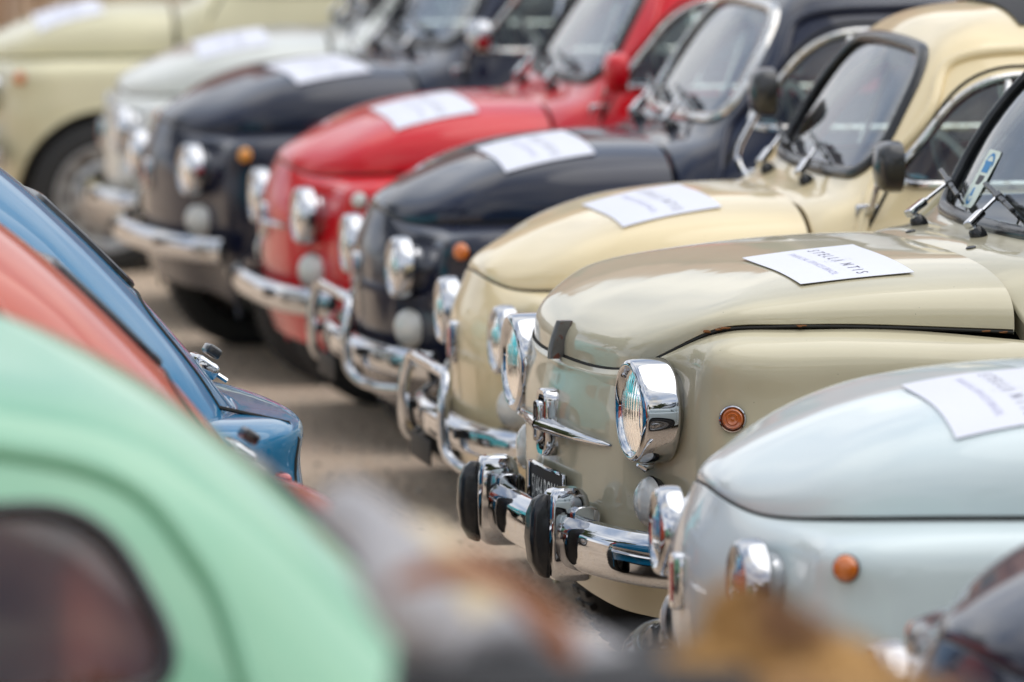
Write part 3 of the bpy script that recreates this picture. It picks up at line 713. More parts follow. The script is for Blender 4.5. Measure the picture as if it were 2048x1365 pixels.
    link('rear_bumper', cached(('rb', kind), rb), root)
    def br():
        mb = MB(); mb.add(*box((-.02, 0, .40), (.12, .03, .02))); return mb.mesh('bumper_bracket', M['black_metal'])
    for s in (-1, 1): link('bumper_bracket', cached('brk', br), root, (0, s * .30, 0))
    if kind == 600:
        def over():
            mb = MB(); secs = []; xs = []
            for z, a0, a1, hw in ((-.094, .000, .050, .016), (-.091, -.012, .056, .022), (-.080, -.024, .060, .027), (-.05, -.030, .060, .030), (0, -.032, .058, .031), (.045, -.030, .054, .030), (.068, -.026, .048, .028), (.078, -.020, .040, .025), (.082, -.008, .032, .018)):
                secs.append([((a0 + a1) / 2 + x, y, z) for x, y in rrect((a1 - a0) / 2, hw, min(.012, hw * .6), 5)])
            mb.add(*loft(secs)); 
            # collar hugging the bumper bar
            col = []
            for y, sc in ((-.052, .96), (-.050, 1.0), (.050, 1.0), (.052, .96)):
                col.append([(.035 + x * sc, y, z * sc) for x, z in rrect(.026, .050, .016, 5)])
            mb.add(*loft(col)); me = mb.mesh('overrider', M['chrome'])
            mb = MB(); secs = []
            for z, a0, hw in ((-.086, -.034, .012), (-.080, -.046, .019), (-.055, -.060, .023), (-.01, -.066, .0245), (.035, -.063, .0235), (.060, -.053, .020), (.070, -.040, .012)):
                secs.append([((a0 - .022) / 2 + x, y, z) for x, y in rrect(-(a0 + .022) / 2, hw, min(.012, hw * .7), 5)])
            mb.add(*loft(secs)); return me, mb.mesh('rubber_pad', M['rubber'])
        om, pm = over()
        for s in (-1, 1):
            ov = link('overrider', om, bmp, (-.086, s * .268, .432)); ov.rotation_euler = (0, 0, R(-s * 6)); link('rubber_pad', pm, ov)
    if guard:                                          # chrome tube hoops on the bumper
        def gm():
            mb = MB()
            half_ = [(-.085, 0, .522), (-.086, .12, .522), (-.082, .205, .518), (-.086, .240, .500), (-.094, .252, .46), (-.096, .255, .40), (-.088, .265, .352), (-.066, .31, .328), (-.036, .40, .322), (.0, .48, .325)]
            full = [(x, -y, z) for x, y, z in half_[::-1]] + half_[1:]
            mb.add(*tube(smooth_path(full, 7), .0135, 12))
            return mb.mesh('nudge_bar', M['chrome'])
        link('nudge_bar', cached('guard', gm), root)
    # badges
    if kind == 600:
        fx = lambda y, z: S['bvh'].ray_cast(Vector((-1, y, z)), Vector((1, 0, 0)))[0][0]
        mb = MB(); c = Vector((fx(0, .61), 0, .607))
        loop = [(y, z) for y, z in rrect(.034, .064, .022, 6)]; loop2 = [(y * .72, z * .83) for y, z in loop]
        secs = [[(c.x + .004, y, c.z + z) for y, z in loop], [(c.x - .020, y, c.z + z) for y, z in loop], [(c.x - .025, y * .94, c.z + z * .96) for y, z in loop], [(c.x - .023, y, c.z + z) for y, z in loop2], [(c.x - .004, y, c.z + z) for y, z in loop2]]
        mb.add(*loft(secs, cap=False)); mb.add([(c.x - .003, y, c.z + z) for y, z in loop2], [tuple(range(len(loop2)))], 1)
        bd_ = link('front_badge', mb.mesh('front_badge', [M['chrome'], M['black_metal']]), root)
        mb = MB()
        for k in range(-5, 6):
            z = c.z + k * .0092
            mb.add(*box((c.x - .014, 0, z), (.006, .046, .0028)))
        mb.add(*box((c.x - .015, 0, c.z), (.005, .003, .10)))
        link('badge_grille', mb.mesh('badge_grille', M['old_chrome'], False), bd_)
        mb = MB()
        loop = rrect(.017, .040, .010, 5); lp2 = [(y * .55, z * .80) for y, z in loop]; cz = c.z + .002
        mb.add(*loft([[(c.x - .010, y, cz + z) for y, z in loop], [(c.x - .030, y, cz + z) for y, z in loop], [(c.x - .035, y * .9, cz + z * .95) for y, z in loop], [(c.x - .035, y, cz + z) for y, z in lp2], [(c.x - .028, y, cz + z) for y, z in lp2]]))
        link('badge_shield', mb.mesh('badge_shield', M['chrome']), bd_)
        for s in (-1, 1):
            mb = MB(); secs = []
            for k in range(15):
                q = k / 14; y = s * (.006 + .322 * q); z = c.z - .006 - .004 * q
                h_ = (.0135 * (1 - q) ** .8 + .0045); d_ = (.020 * (1 - q) ** 1.1 + .006)
                if q > .97: h_ *= .5; d_ *= .6
                xx = fx(y, z) - d_ * .55
                secs.append([(xx - d_ * math.cos(a), y, z + h_ * math.sin(a) * (.75 if math.sin(a) < 0 else 1)) for a in np.linspace(0, 2 * math.pi, 12, endpoint=False)])
            mb.add(*loft(secs)); link('badge_wing', mb.mesh('badge_wing', M['chrome']), bd_)
        # hood latch finger-pull
        mb = MB()
        pts = [(-.024, 0, .728), (-.022, 0, .75), (-.015, 0, .775), (-.006, 0, .800)]
        secs = [[(p[0] - o_, y, p[2]) for o_, y in ((-.012, -.011), (.012, -.011), (.016, -.006), (.016, .006), (.012, .011), (-.012, .011))] for p in smooth_path(pts, 4)]
        mb.add(*loft(secs))
        link('hood_latch', mb.mesh('hood_latch', M['worn_metal']), hood)
        mb = MB()
        for k in range(5): mb.add(*box((-.0395 + k * .0032, 0, .735 + k * .011), (.003, .008, .004)))
        # washer jets and cowl details
        mb = MB()
        for y in (-.19, .19):
            mb = MB(); p, n_ = top_point(S, .742, y); mb.add(*revolve([(0, .010), (.002, .010), (.0035, .007), (.0035, 0)], origin=p, axis=n_ if n_.z > 0 else -n_, seg=20))
            link('washer_jet', mb.mesh('washer_jet', M['rubber']), root)
        # worn primer on the bonnet edge, a few rust nicks
        mb = MB(); rg = random.Random(3)
        m_r, b_r = (M['rust'], None) if 'rust' in M else principled('rust', (.18, .07, .02), .9)
        for (x, y, z) in ((.135, -.497, .823), (.150, -.508, .827), (.163, -.514, .830), (.675, -.583, .817), (.642, -.582, .819), (.30, -.55, .834)):
            for j in range(3):
                mb.add(*rbox((x + rg.uniform(-.006, .006), y - .001 - .003 * rg.random(), z + rg.uniform(-.001, .002)), (.006 + .010 * rg.random(), .004, .0025), .001))
        link('rust_nick', mb.mesh('rust_nick', MATS['rust']), hood)
        # licence plate, slightly bowed, with its number
        def plate():
            mb = MB(); hw, hh = .131, .046; V = []
            xp = lambda y: -.046 + .30 * y * y
            yy = np.linspace(-hw, hw, 15)
            mb.add([(xp(y) + e, y, z) for y in yy for z, e in ((-hh, 0), (hh, 0))], grid_faces(15, 2)); mb.add([(xp(y) + .004, y, z) for y in yy for z in (-hh, hh)], grid_faces(15, 2, flip=True))
            return mb.mesh('license_plate', M['plate_black']), xp
        pm, xp = plate(); pl = link('license_plate', pm, root, (0, 0, .472))
        mb = MB(); hw, hh = .133, .048
        pts = [(xp(y) - .002, y, hh) for y in np.linspace(-hw, hw, 13)] + [(xp(y) - .002, y, -hh) for y in np.linspace(hw, -hw, 13)]
        mb.add(*tube(pts, .0038, 8, closed=True)); link('plate_frame', mb.mesh('plate_frame', M['chrome']), pl)
        tm = text_mesh('51464 ROMA', .064, .0, squeeze=.58)
        V = []; 
        for v in tm[0]: V.append((xp(-v[0]) - .0022, -v[0], v[1]))
        link('plate_number', mesh_from('plate_number', V, tm[1], [M['plate_white']], False), pl)
    else:
        def bg5():
            mb = MB(); fx = lambda z: S['bvh'].ray_cast(Vector((-1, 0, z)), Vector((1, 0, 0)))[0][0]
            c = Vector((fx(.57), 0, .568)); loop = rrect(.020, .046, .008, 4)
            mb.add(*loft([[(c.x + .004, y, c.z + z) for y, z in loop], [(c.x - .012, y, c.z + z) for y, z in loop], [(c.x - .016, y * .85, c.z + z * .94) for y, z in loop]]), 0)
            mb.add(*rbox((c.x - .015, 0, c.z), (.006, .024, .064), .002), 1)
            return mb.mesh('front_badge', [M['chrome'], M['red_lens']])
        bb = link('front_badge', cached('badge500', bg5), root)
        if badge == 'bar':
            def mous():
                mb = MB(); fx = lambda y, z: S['bvh'].ray_cast(Vector((-1, y, z)), Vector((1, 0, 0)))[0][0]
                for s in (-1, 1): mb.add(*tube([(fx(s * y, .565) - .006, s * y, .565) for y in np.linspace(.02, .22, 10)], .011, 8, rfun=lambda t: 1 - .7 * t))
                return mb.mesh('badge_wing', M['chrome'])
            link('badge_wing', cached('mous', mous), bb)
        def pl5():
            mb = MB(); mb.add(*rbox((-.10, 0, .335), (.004, .25, .055), .0015)); return mb.mesh('license_plate', M['plate_black'])
        if guard: 
            link('license_plate', cached('pl5', pl5), root)
    # wipers
    if kind == 600: piv = [(.805, -.04), (.800, .32)]
    else: piv = [(.742, -.10), (.742, .28)]
    for j, (px, py) in enumerate(piv):
        def wp():
            p, n_ = top_point(S, px, py)
            zt = (1.012 if kind == 600 else .985)
            tp = screen_point(S, py + .06, zt) + Vector((-.022, 0, .008))
            e = screen_point(S, py - .18, zt - .035) - screen_point(S, py + .06, zt)
            return wiper_parts(p + Vector((0, 0, .004)), tp, e, .27)
        a_, b2 = cached(('wiper', kind, j), wp); w = link('wiper', a_, root); link('wiper_blade', b2, w)
    # door mirrors
    if mirrors:
        for s in (-1, 1):
            if s not in mirrors: continue
            col = mirrors[s]
            def mir():
                p, n_ = side_point(S, .775, .885, s)
                mb = MB(); up = .100 if s < 0 else .185
                mb.add(*rbox(p + Vector((0, s * .006, 0)), (.050, .016, .028), .006), 1)
                mb.add(*tube(smooth_path([p, p + Vector((-.02 if s > 0 else 0, s * .04, -.004 if s > 0 else .003)), p + Vector((-.035 if s > 0 else .004, s * .07, .045)), p + Vector((.01, s * .08, up * .72))], 6), .0075, 8), 1)
                c = p + Vector((.03, s * .088, up)); secs = []
                for k in range(9):
                    q = k / 8; sc = math.sin(math.acos(1 - q) ) if q < 1 else 1
                    sc = (1 - (1 - q) ** 3.6) ** .3
                    secs.append([(c.x - .035 + .055 * q, c.y + y * max(sc, .05), c.z + z * max(sc, .05)) for y, z in corner_poly([(-.052, -.052), (.048, -.058), (.060, .056), (-.060, .050)], .045, 5)])
                mb.add(*loft(secs), 0)
                return mb.mesh('door_mirror', [M['black_metal'], M['chrome']])
            mo = link('door_mirror', cached(('mirror', kind, s), mir), root)
            if col is not None: override(mo, col)
    # interior
    if detail:
        sm = cached(('seat', seats), lambda: seat_mesh(M[seats])); xs = .0 if kind == 500 else .1
        for s in (-1, 1): link('seat', sm, root, (1.28 + xs, s * .27, .34))
        rs = cached(('rseat', seats), lambda: (lambda mb: (mb.add(*rbox((2.0, 0, .55), (.35, .95, .14), .05)), mb.add(*rbox((1.97, 0, .80), (.14, .94, .56), .05)), mb.mesh('rear_seat', M[seats]))[2])(MB()))
        link('rear_seat', rs, root)
        link('steering_wheel', cached('steer', steering_mesh), root, (1.09 + xs, -.27, .86))
        def dash():
            mb = MB(); x = (.87 if kind == 500 else .97); hw = .47 if kind == 500 else .52; zt = .90 if kind == 500 else .935
            mb.add(*rbox((x, 0, zt - .05), (.16, hw * 2, .10), .03)); mb.add(*rbox((x - .02, -.27, zt + .008), (.12, .20, .045), .02)); return mb.mesh('dashboard', M['grey_vinyl'])
        dd = link('dashboard', cached(('dash', kind), dash), root); override(dd, mat)
        def mirr():
            mb = MB(); p = screen_point(S, 0, sp['ws']['zt'] - .02) + Vector((.05, 0, 0)); mb.add(*rbox(p, (.02, .15, .045), .008)); mb.add(*tube([p, p + Vector((0, 0, .05))], .005, 6)); return mb.mesh('inside_mirror', M['grey_vinyl'])
        link('inside_mirror', cached(('imir', kind), mirr), root)
    if ragtop:
        def rt():
            mb = MB(); secs = []
            for x in np.linspace(1.16, 1.60, 10):
                L_ = []
                for y in np.linspace(-.33, .33, 15):
                    p, _ = top_point(S, x, y); L_.append((x, y, p.z + .006 + (.010 * abs(math.sin(x * 60)) if x > 1.34 else 0)))
                secs.append(L_)
            mb.add([p for s_ in secs for p in s_], grid_faces(len(secs), 15))
            for k in range(4):
                x = 1.42 + k * .045; pts = [(x, y, top_point(S, x, y)[0].z + .022) for y in np.linspace(-.36, .36, 13)]
                mb.add(*tube(pts, .022, 8, flat=.8))
            return mb.mesh('folding_roof', M['fabric_black'])
        link('folding_roof', cached('rag', rt), root)
    # tail: number plate lamp, handle, tail lights
    def tail():
        mb = MB(); h = S['bvh'].ray_cast(Vector((4, 0, .765 if kind == 500 else .86)), Vector((-1, 0, 0))); p = Vector(h[0]); n_ = Vector(h[1]); n_ = n_ if n_.x > 0 else -n_
        mb.add(*rbox(p + n_ * .016, (.05, .085, .032), .010, rot=Matrix.Rotation(R(35), 3, 'Y')), 0)
        mb.add(*rbox(p + n_ * .040 + Vector((0, 0, .012)), (.028, .05, .020), .006, rot=Matrix.Rotation(R(35), 3, 'Y')), 1)
        mb.add(*tube([p + n_ * .03 + Vector((.01, .0, -.02)), p + n_ * .05 + Vector((.02, 0, -.05))], .005, 6), 0)
        return mb.mesh('plate_lamp', [M['chrome'], M['black_metal']])
    link('plate_lamp', cached(('tail', kind), tail), root)
    def tlight():
        mb = MB(); mb.add(*rbox((0, 0, 0), (.035, .055, .11), .012)); return mb.mesh('tail_light', M['red_lens'])
    for s in (-1, 1):
        h = S['bvh'].ray_cast(Vector((4, s * .47, .58)), Vector((-1, 0, 0)))
        if h[0]: link('tail_light', cached('tl', tlight), root, h[0])
    # wheels
    ty, rim, cap = cached(('wheel', kind), lambda: wheel_meshes(sp['wheel_r']))
    for ax in sp['axles']:
        for s in (-1, 1):
            w = link('wheel', rim, root, (ax, s * sp['wheel_y'], sp['wheel_r'])); w.rotation_euler = (0, 0, 0 if s < 0 else math.pi)
            link('tyre', ty, w); link('hubcap', cap, w)
    return root

def text_mesh(s, size, offset=0, squeeze=1, extrude=0, spacing=1.0):
    cu = bpy.data.curves.new('txt', 'FONT'); cu.body = s; cu.size = size; cu.align_x = 'CENTER'; cu.align_y = 'CENTER'; cu.resolution_u = 3; cu.offset = offset; cu.space_character = spacing
    o = bpy.data.objects.new('txt', cu); COL.objects.link(o); dg = bpy.context.evaluated_depsgraph_get(); me = o.evaluated_get(dg).to_mesh()
    V = [(v.co.x * squeeze, v.co.y) for v in me.vertices]; F = [tuple(p.vertices) for p in me.polygons]
    o.evaluated_get(dg).to_mesh_clear(); bpy.data.objects.remove(o); bpy.data.curves.remove(cu); return V, F

def hood_paper(car, kind, cx, cy, rot, label, txt=True):
    """A4 sheet lying on the hood, draped over its curve; a thing of its own standing where the car's hood is"""
    S = SH5 if kind == 500 else SH6; r = R(rot); cr_, sr = math.cos(r), math.sin(r)
    def P3(a, c, e):
        x = cx + a * cr_ - c * sr; y = cy + a * sr + c * cr_
        h = S['hood_bvh'].ray_cast(Vector((x, y, 2)), Vector((0, 0, -1))); z = h[0].z if h[0] else .85
        if not hasattr(hood_paper, 'c'): pass
        return (x, y, z + e)
    n, m_ = 15, 25; hl, hw = .110, .195
    lift = lambda a, c: .0022 + .0020 * (c / hw) ** 4 + .0012 * abs(a / hl) ** 3
    A_ = np.linspace(-hl, hl, n); C_ = np.linspace(-hw, hw, m_)
    top = [P3(a, c, lift(a, c)) for a in A_ for c in C_]; bot = [(p[0], p[1], p[2] - .0009) for p in top]
    F = grid_faces(n, m_) + grid_faces(n, m_, off=n * m_, flip=True)
    rim_ = [i for i in range(m_)] + [i * m_ + m_ - 1 for i in range(1, n)] + [(n - 1) * m_ + i for i in range(m_ - 2, -1, -1)] + [i * m_ for i in range(n - 2, 0, -1)]
    for i in range(len(rim_)): a, c = rim_[i], rim_[(i + 1) % len(rim_)]; F.append((a, c, c + n * m_, a + n * m_))
    me = mesh_from('paper_sheet', top + bot, F, [M['paper']])
    o = link('paper_sheet', me); o.matrix_world = car.matrix_basis; o.location = car.location; o.rotation_euler = car.rotation_euler
    tag(o, label, 'paper', 'printed sheets lying on the car hoods')
    if not txt: return o
    def put(name, V2, F2, mat, a0, e=.0006):
        V = []
        for u, v in V2:
            a, c = a0 + v, -u; V.append(P3(a, c, lift(a, c) + e))
        link(name, mesh_from(name, V, F2, [mat], False), o)
    V2, F2 = text_mesh('STELL  NTIS', .0330, -.0001, 1.0, spacing=1.95); V2 = [(u * .330 / (2 * max(abs(p[0]) for p in V2)), v) for u, v in V2]; put('printed_name', V2, F2, M['ink_grey'], .019)
    # the A of the name is a bare caret
    mbx = []; Fx = []
    for s in (-1, 1):
        o0 = len(mbx); mbx += [(.007 + 0, .010), (.007 + s * .0022, .010), (.007 + s * .0105, -.0105), (.007 + s * .008, -.0105)]; Fx.append(tuple(o0 + i for i in range(4)))
    put('printed_letter', mbx, Fx, M['ink_grey'], .019)
    V2, F2 = text_mesh('FINANCIAL SERVICES BRAZIL', .0200, -.0004, 1, spacing=1.05); V2 = [(u * .300 / (2 * max(abs(p[0]) for p in V2)), v) for u, v in V2]; put('printed_line', V2, F2, M['ink_lilac'], -.028)
    mbx = []; Fx = []; rg = random.Random(5)
    for k in range(30):
        a = 2 * math.pi * rg.random(); rad = .010 + .016 * rg.random()
        if abs(math.sin(a)) < .35: continue
        x, y = .007 + rad * math.cos(a) * .9, rad * math.sin(a); o0 = len(mbx); q = .0009
        mbx += [(x - q, y - q), (x + q, y - q), (x + q, y + q), (x - q, y + q)]; Fx.append(tuple(o0 + i for i in range(4)))
    put('printed_dots', mbx, Fx, M['ink_lilac'], .019)
    return o
def dash_paper(car, kind, y0, y1, label):
    sp, S = (S500, SH5) if kind == 500 else (S600, SH6); V = []; n = 9
    for k in range(n):
        y = y0 + (y1 - y0) * k / (n - 1); p = screen_point(S, y, sp['ws']['zb'] + .004)
        for q in range(4): V.append((p.x + .025 + .045 * q, y, p.z - .020 + .004 * math.sin(k * .9) - .006 * (q == 0)))
    V2 = [(x, y, z - .0012) for x, y, z in V]
    o = link('windscreen_leaflet', mesh_from('windscreen_leaflet', V + V2, grid_faces(n, 4) + grid_faces(n, 4, off=4 * n, flip=True), [M['pale_blue_paper']]))
    o.location = car.location; o.rotation_euler = car.rotation_euler
    tag(o, label, 'leaflet', 'pale blue leaflets behind the windscreens'); return o

# ---------------------------------------------------------------- ground
me = mesh_from('ground', [(-300, -150, 0), (300, -150, 0), (300, 450, 0), (-300, 450, 0)], [(0, 1, 2, 3)], [], False)
m, b = principled('gravel_sand', (.80, .61, .44), .95)
noise_mix(m, b, (.62, .46, .33), 1.2, .45, .75, 6); noise_mix(m, b, (.74, .63, .51), 45, .50, .7, 5); noise_mix(m, b, (.30, .22, .16), 60, .54, .68, 3)
add_bump(m, b, 40, .035, 6); me.materials.append(m)
tag(link('ground', me), kind='structure')
# loose pebbles on the sand
mb = MB(); rg = random.Random(11)
for k in range(9000):
    x = rg.uniform(-4.5, 1.2); y = rg.uniform(6, 26); r = rg.uniform(.003, .011); q = [(1, 0, 0), (0, 1, 0), (-1, 0, 0), (0, -1, 0)]; a = rg.random() * 3
    mb.add([(x + r * math.cos(a + j * 1.57), y + r * math.sin(a + j * 1.57) * 1.2, .0) for j in range(4)] + [(x, y, r * .8)], [(0, 1, 4), (1, 2, 4), (2, 3, 4), (3, 0, 4)], rg.randrange(2))
p1, _ = principled('pebble_pale', (.50, .42, .34), .9); p2, _ = principled('pebble_dark', (.22, .17, .13), .9)
tag(link('gravel', mb.mesh('gravel', [p1, p2], False)), 'loose pale and brown pebbles scattered over the sandy ground', 'gravel', kind='stuff')

# ---------------------------------------------------------------- the parked row
ROW = 'vintage cars parked side by side in the right-hand row'
blk = M['black_metal']
R0 = make_car(500, P['navy'], 'dark navy vintage car whose glossy nose shows below the pale blue-grey car', ROW, (.672, 8.62), 14)
R1 = make_car(500, P['pale'], 'pale blue-grey vintage car with orange side blinker, just in front of the beige car', ROW, (.351, 10.395), 9.36)
R2 = make_car(600, P['beige'], 'sharp beige vintage car with winged front badge and black rubber bumper guards', ROW, (.217, 12.254), 14.12, seats='grey_vinyl')
R3 = make_car(500, P['cream'], 'cream vintage car with red seats, black mirrors and open roof, right behind the beige car', ROW, (-.038, 14.257), 10.6, seats='red_vinyl', guard=True, mirrors={-1: None, 1: None}, ragtop=True)
R4 = make_car(500, P['navy'], 'navy vintage car with chrome-framed windscreen between the cream and the red car', ROW, (-.289, 15.996), 11.08, gasket='old_chrome', seats='maroon_vinyl', guard=True)
R5 = make_car(500, P['red'], 'bright red vintage car with red mirror, parked between two navy cars', ROW, (-.568, 17.525), 11.8, seats='red_vinyl', mirrors={-1: P['red']}, badge='bar', lamps='lamp_white')
R6 = make_car(500, P['navy'], 'navy vintage car with yellow-orange blinker, between the red and the white car', ROW, (-.942, 19.139), 16.0, mirrors={-1: M['chrome'], 1: M['chrome']}, lamps='amber_yellow')
R7 = make_car(500, P['white'], 'white vintage car with its bonnet sheet almost lost in blur, behind the farther navy car', ROW, (-1.235, 20.8), 6)
R8 = make_car(500, P['far'], 'ivory vintage car at the far end of the row showing its front wheel and arch', ROW, (-1.82, 22.75), 8)

hood_paper(R2, 600, .440, -.245, 0, 'sharp printed white sheet lying on the beige car hood')
hood_paper(R1, 500, .450, -.20, 0, 'blurred printed white sheet on the pale blue-grey car hood, cut by the frame')
hood_paper(R3, 500, .385, -.14, 2, 'printed white sheet on the cream hood just beyond the beige car')
hood_paper(R4, 500, .385, -.17, 0, 'printed white sheet on the hood of the navy car beside the cream one')
hood_paper(R5, 500, .375, -.17, 0, 'printed white sheet on the red car hood')
hood_paper(R6, 500, .440, -.17, 1, 'printed white sheet on the hood of the navy car beyond the red one')
hood_paper(R7, 500, .370, -.18, 0, 'printed white sheet on the white car hood')
hood_paper(R8, 500, .320, -.17, 0, 'printed white sheet on the ivory hood of the farthest car')
dash_paper(R3, 500, -.36, -.05, 'pale blue leaflet behind the windscreen of the cream car')
dash_paper(R4, 500, -.36, -.05, 'pale blue leaflet behind the chrome-framed windscreen of the navy car')
dash_paper(R5, 500, -.36, -.05, 'pale blue leaflet behind the windscreen of the red car')
dash_paper(R6, 500, -.30, .10, 'pale blue leaflet behind the windscreen of the farther navy car')
dash_paper(R2, 600, -.44, -.12, 'pale blue leaflet behind the windscreen of the sharp beige car')

# oval badge sticker inside the beige car's screen (rear face against the glass)
def sticker():
    mb = MB(); cy, cz = .26, 1.035
    def pt(u, v, e): 
        p = screen_point(SH6, cy + u, cz + v); return (p.x + .004 - e, p.y, p.z)
    def ell(ru, rv, e, m_, n=32): mb.add([pt(ru * math.cos(a), rv * math.sin(a), e) for a in np.linspace(0, 2 * math.pi, n, endpoint=False)], [tuple(range(n))], m_)
    V = [pt(u, v, 0) for u, v in corner_poly([(-.045, -.055), (.045, -.055), (.045, .055), (-.045, .055)], .01, 3)]; mb.add(V, [tuple(range(len(V)))], 0)
    ell(.039, .050, .0006, 1); ell(.033, .044, .0012, 0)
    for v0, v1, m_, u0, u1 in ((.012, .034, 1, -.022, .022), (-.012, .006, 2, -.02, .02), (-.034, -.018, 1, -.014, .014)):
        mb.add([pt(u0, v0, .0018), pt(u1, v0, .0018), pt(u1, v1, .0018), pt(u0, v1, .0018)], [(0, 1, 2, 3)], m_)
    return mb.mesh('oval_sticker', [M['sticker_white'], M['sticker_blue'], M['sticker_black']], False)
link('oval_sticker', sticker(), R2)

# cars of the facing row and others whose shapes show at the edge or in the chrome
LEFT = 'vintage cars parked tail-on in the left-hand row'
def left(mat, X, D, th, label, **k):
    # X, D: world position of the tail centre
    t = R(th); x = 2.75
    hx, hy = X - x * math.cos(t), D - x * math.sin(t)
    b = .345; return make_car(500, mat, label, LEFT, (hx + b * math.sin(t), hy - b * math.cos(t)), th, **k)
left(P['mint'], .21, 8.05, 14, 'mint green vintage car in the lower left corner with brick-red seats', seats='brick_vinyl')
left(P['coral'], -.235, 10.8, 16, 'coral orange vintage car between the mint green and the blue car')
left(P['blue'], -.355, 12.15, 16, 'blue vintage car whose sloping tail shows chrome plate lamp above the mint roof')
left(P['teal'], -1.95, 16.6, 4, 'turquoise vintage car farther along the left row')
left(P['white'], -2.9, 19.2, 2, 'white vintage car beyond the turquoise one in the left row')
OTH = 'vintage cars parked around the square'
make_car(500, P['white'], 'white vintage car parked behind the photographer on the right', OTH, (4.6, 3.2), 4)
make_car(500, P['teal'], 'turquoise vintage car parked behind the photographer', OTH, (4.2, 5.6), 8)
make_car(500, P['white'], 'white vintage car in the back row seen through the side windows', OTH, (-.6, 26.6), 8)
make_car(500, P['far'], 'ivory vintage car in the back row seen through the windscreens', OTH, (-.3, 29.2), 8)

# ---------------------------------------------------------------- backdrop: reed fence, terracotta building, trees
def reed_fence():
    root = empty('reed_fence', (-9, 33, 0)); tag(root, 'tall brown reed fence closing off the far end behind the cars', 'fence')
    mats = [principled('reed%d' % i, c, .8)[0] for i, c in enumerate(((.30, .17, .085), (.20, .11, .055), (.38, .25, .14)))]
    prot = []
    for i in range(3):
        mb = MB(); mb.add(*tube([(0, 0, 0), (.004, 0, 1.2), (0, .01, 2.4 + .05 * i)], .022, 6)); prot.append(mb.mesh('reed', mats[i]))
    rg = random.Random(2)
    for k in range(290):
        o = link('reed', prot[rg.randrange(3)], root, (k * .05 + rg.uniform(-.008, .008), rg.uniform(-.01, .01), rg.uniform(-.03, .02))); o.rotation_euler = (0, rg.uniform(-.015, .015), rg.random() * 6)
    mb = MB()
    for z in (.5, 1.3, 2.1): mb.add(*tube([(0, -.03, z), (14.5, -.03, z)], .01, 5))
    link('binding_wire', mb.mesh('binding_wire', M['black_metal']), root)
reed_fence()
def building():
    root = empty('building', (39, 52, 0)); tag(root, 'long terracotta plastered building rising behind the row of cars', 'building')
    m, b = principled('terracotta_plaster', (.42, .20, .15), .9); noise_mix(m, b, (.34, .17, .13), .8, .4, .7)
    mb = MB(); mb.add(*box((0, 3, 4), (90, 6, 8))); link('wall', mb.mesh('wall', m, False), root)
    m2, _ = principled('roof_tile', (.25, .10, .06), .85)
    mb = MB(); mb.add([(-46, -1, 8), (46, -1, 8), (46, 3, 10), (-46, 3, 10), (46, 7, 8), (-46, 7, 8)], [(0, 1, 2, 3), (3, 2, 4, 5)]); link('roof', mb.mesh('roof', m2, False), root)
    m3, _ = principled('shutter', (.10, .13, .10), .6); m4, _ = principled('stone_trim', (.5, .45, .38), .8); m5, _ = principled('dark_pane', (.03, .04, .05), .1, 0, 1)
    fr = MB(); fr.add(*box((0, -.03, 0), (1.5, .10, 2.1))); frm = fr.mesh('window', m4, False)
    pn = MB(); pn.add(*box((0, -.09, 0), (1.1, .04, 1.7))); pnm = pn.mesh('pane', m5, False)
    sh = MB(); sh.add(*box((0, -.10, 0), (.55, .05, 1.8))); shm = sh.mesh('shutter', m3, False)
    for zf in (1.9, 5.6):
        for k in range(-9, 10):
            w = link('window', frm, root, (k * 4.6, 0, zf)); link('pane', pnm, w); link('shutter', shm, w, (-.95, 0, 0)); link('shutter', shm, w, (.95, 0, 0))
building()
leafm, b = principled('leaf', (.055, .085, .03), .6); noise_mix(leafm, b, (.09, .12, .035), 3, .4, .6)
barkm, _ = principled('bark', (.12, .085, .06), .9)
def tree_meshes(seed, H_, W_):
    rg = random.Random(seed); mb = MB()
    mb.add(*tube(smooth_path([(0, 0, 0), (.1, .05, H_ * .3), (-.05, .1, H_ * .55), (0, 0, H_ * .8)], 4), .28, 8, rfun=lambda t: 1 - .75 * t)); ends = []
    for k in range(11):
        a = rg.random() * 6.28; z0 = H_ * rg.uniform(.3, .6); e = Vector((math.cos(a) * W_ * rg.uniform(.4, .95), math.sin(a) * W_ * rg.uniform(.4, .95), H_ * rg.uniform(.5, .98)))
        mb.add(*tube(smooth_path([(0, 0, z0), e * .5 + Vector((0, 0, z0 * .5)), e], 4), .09, 6, rfun=lambda t: 1 - .8 * t)); ends.append(e)
    tr_ = mb.mesh('trunk', barkm); mb = MB()
    ends += [e * .6 + Vector((0, 0, H_ * .3)) for e in ends]
    for e in ends:
        for k in range(210):
            d = Vector((rg.gauss(0, 1), rg.gauss(0, 1), rg.gauss(0, .7))) * W_ * .17; c = e + d; s = rg.uniform(.14, .30)
            n1 = Vector((rg.gauss(0, 1), rg.gauss(0, 1), rg.gauss(0, 1))).normalized(); n2 = n1.orthogonal().normalized()
            mb.add([c + n1 * s, c + n2 * s * .5, c - n1 * s, c - n2 * s * .5], [(0, 1, 2, 3)])
    return tr_, mb.mesh('crown', leafm, False)
TM = [tree_meshes(4, 8.5, 3.2), tree_meshes(9, 10, 3.8)]
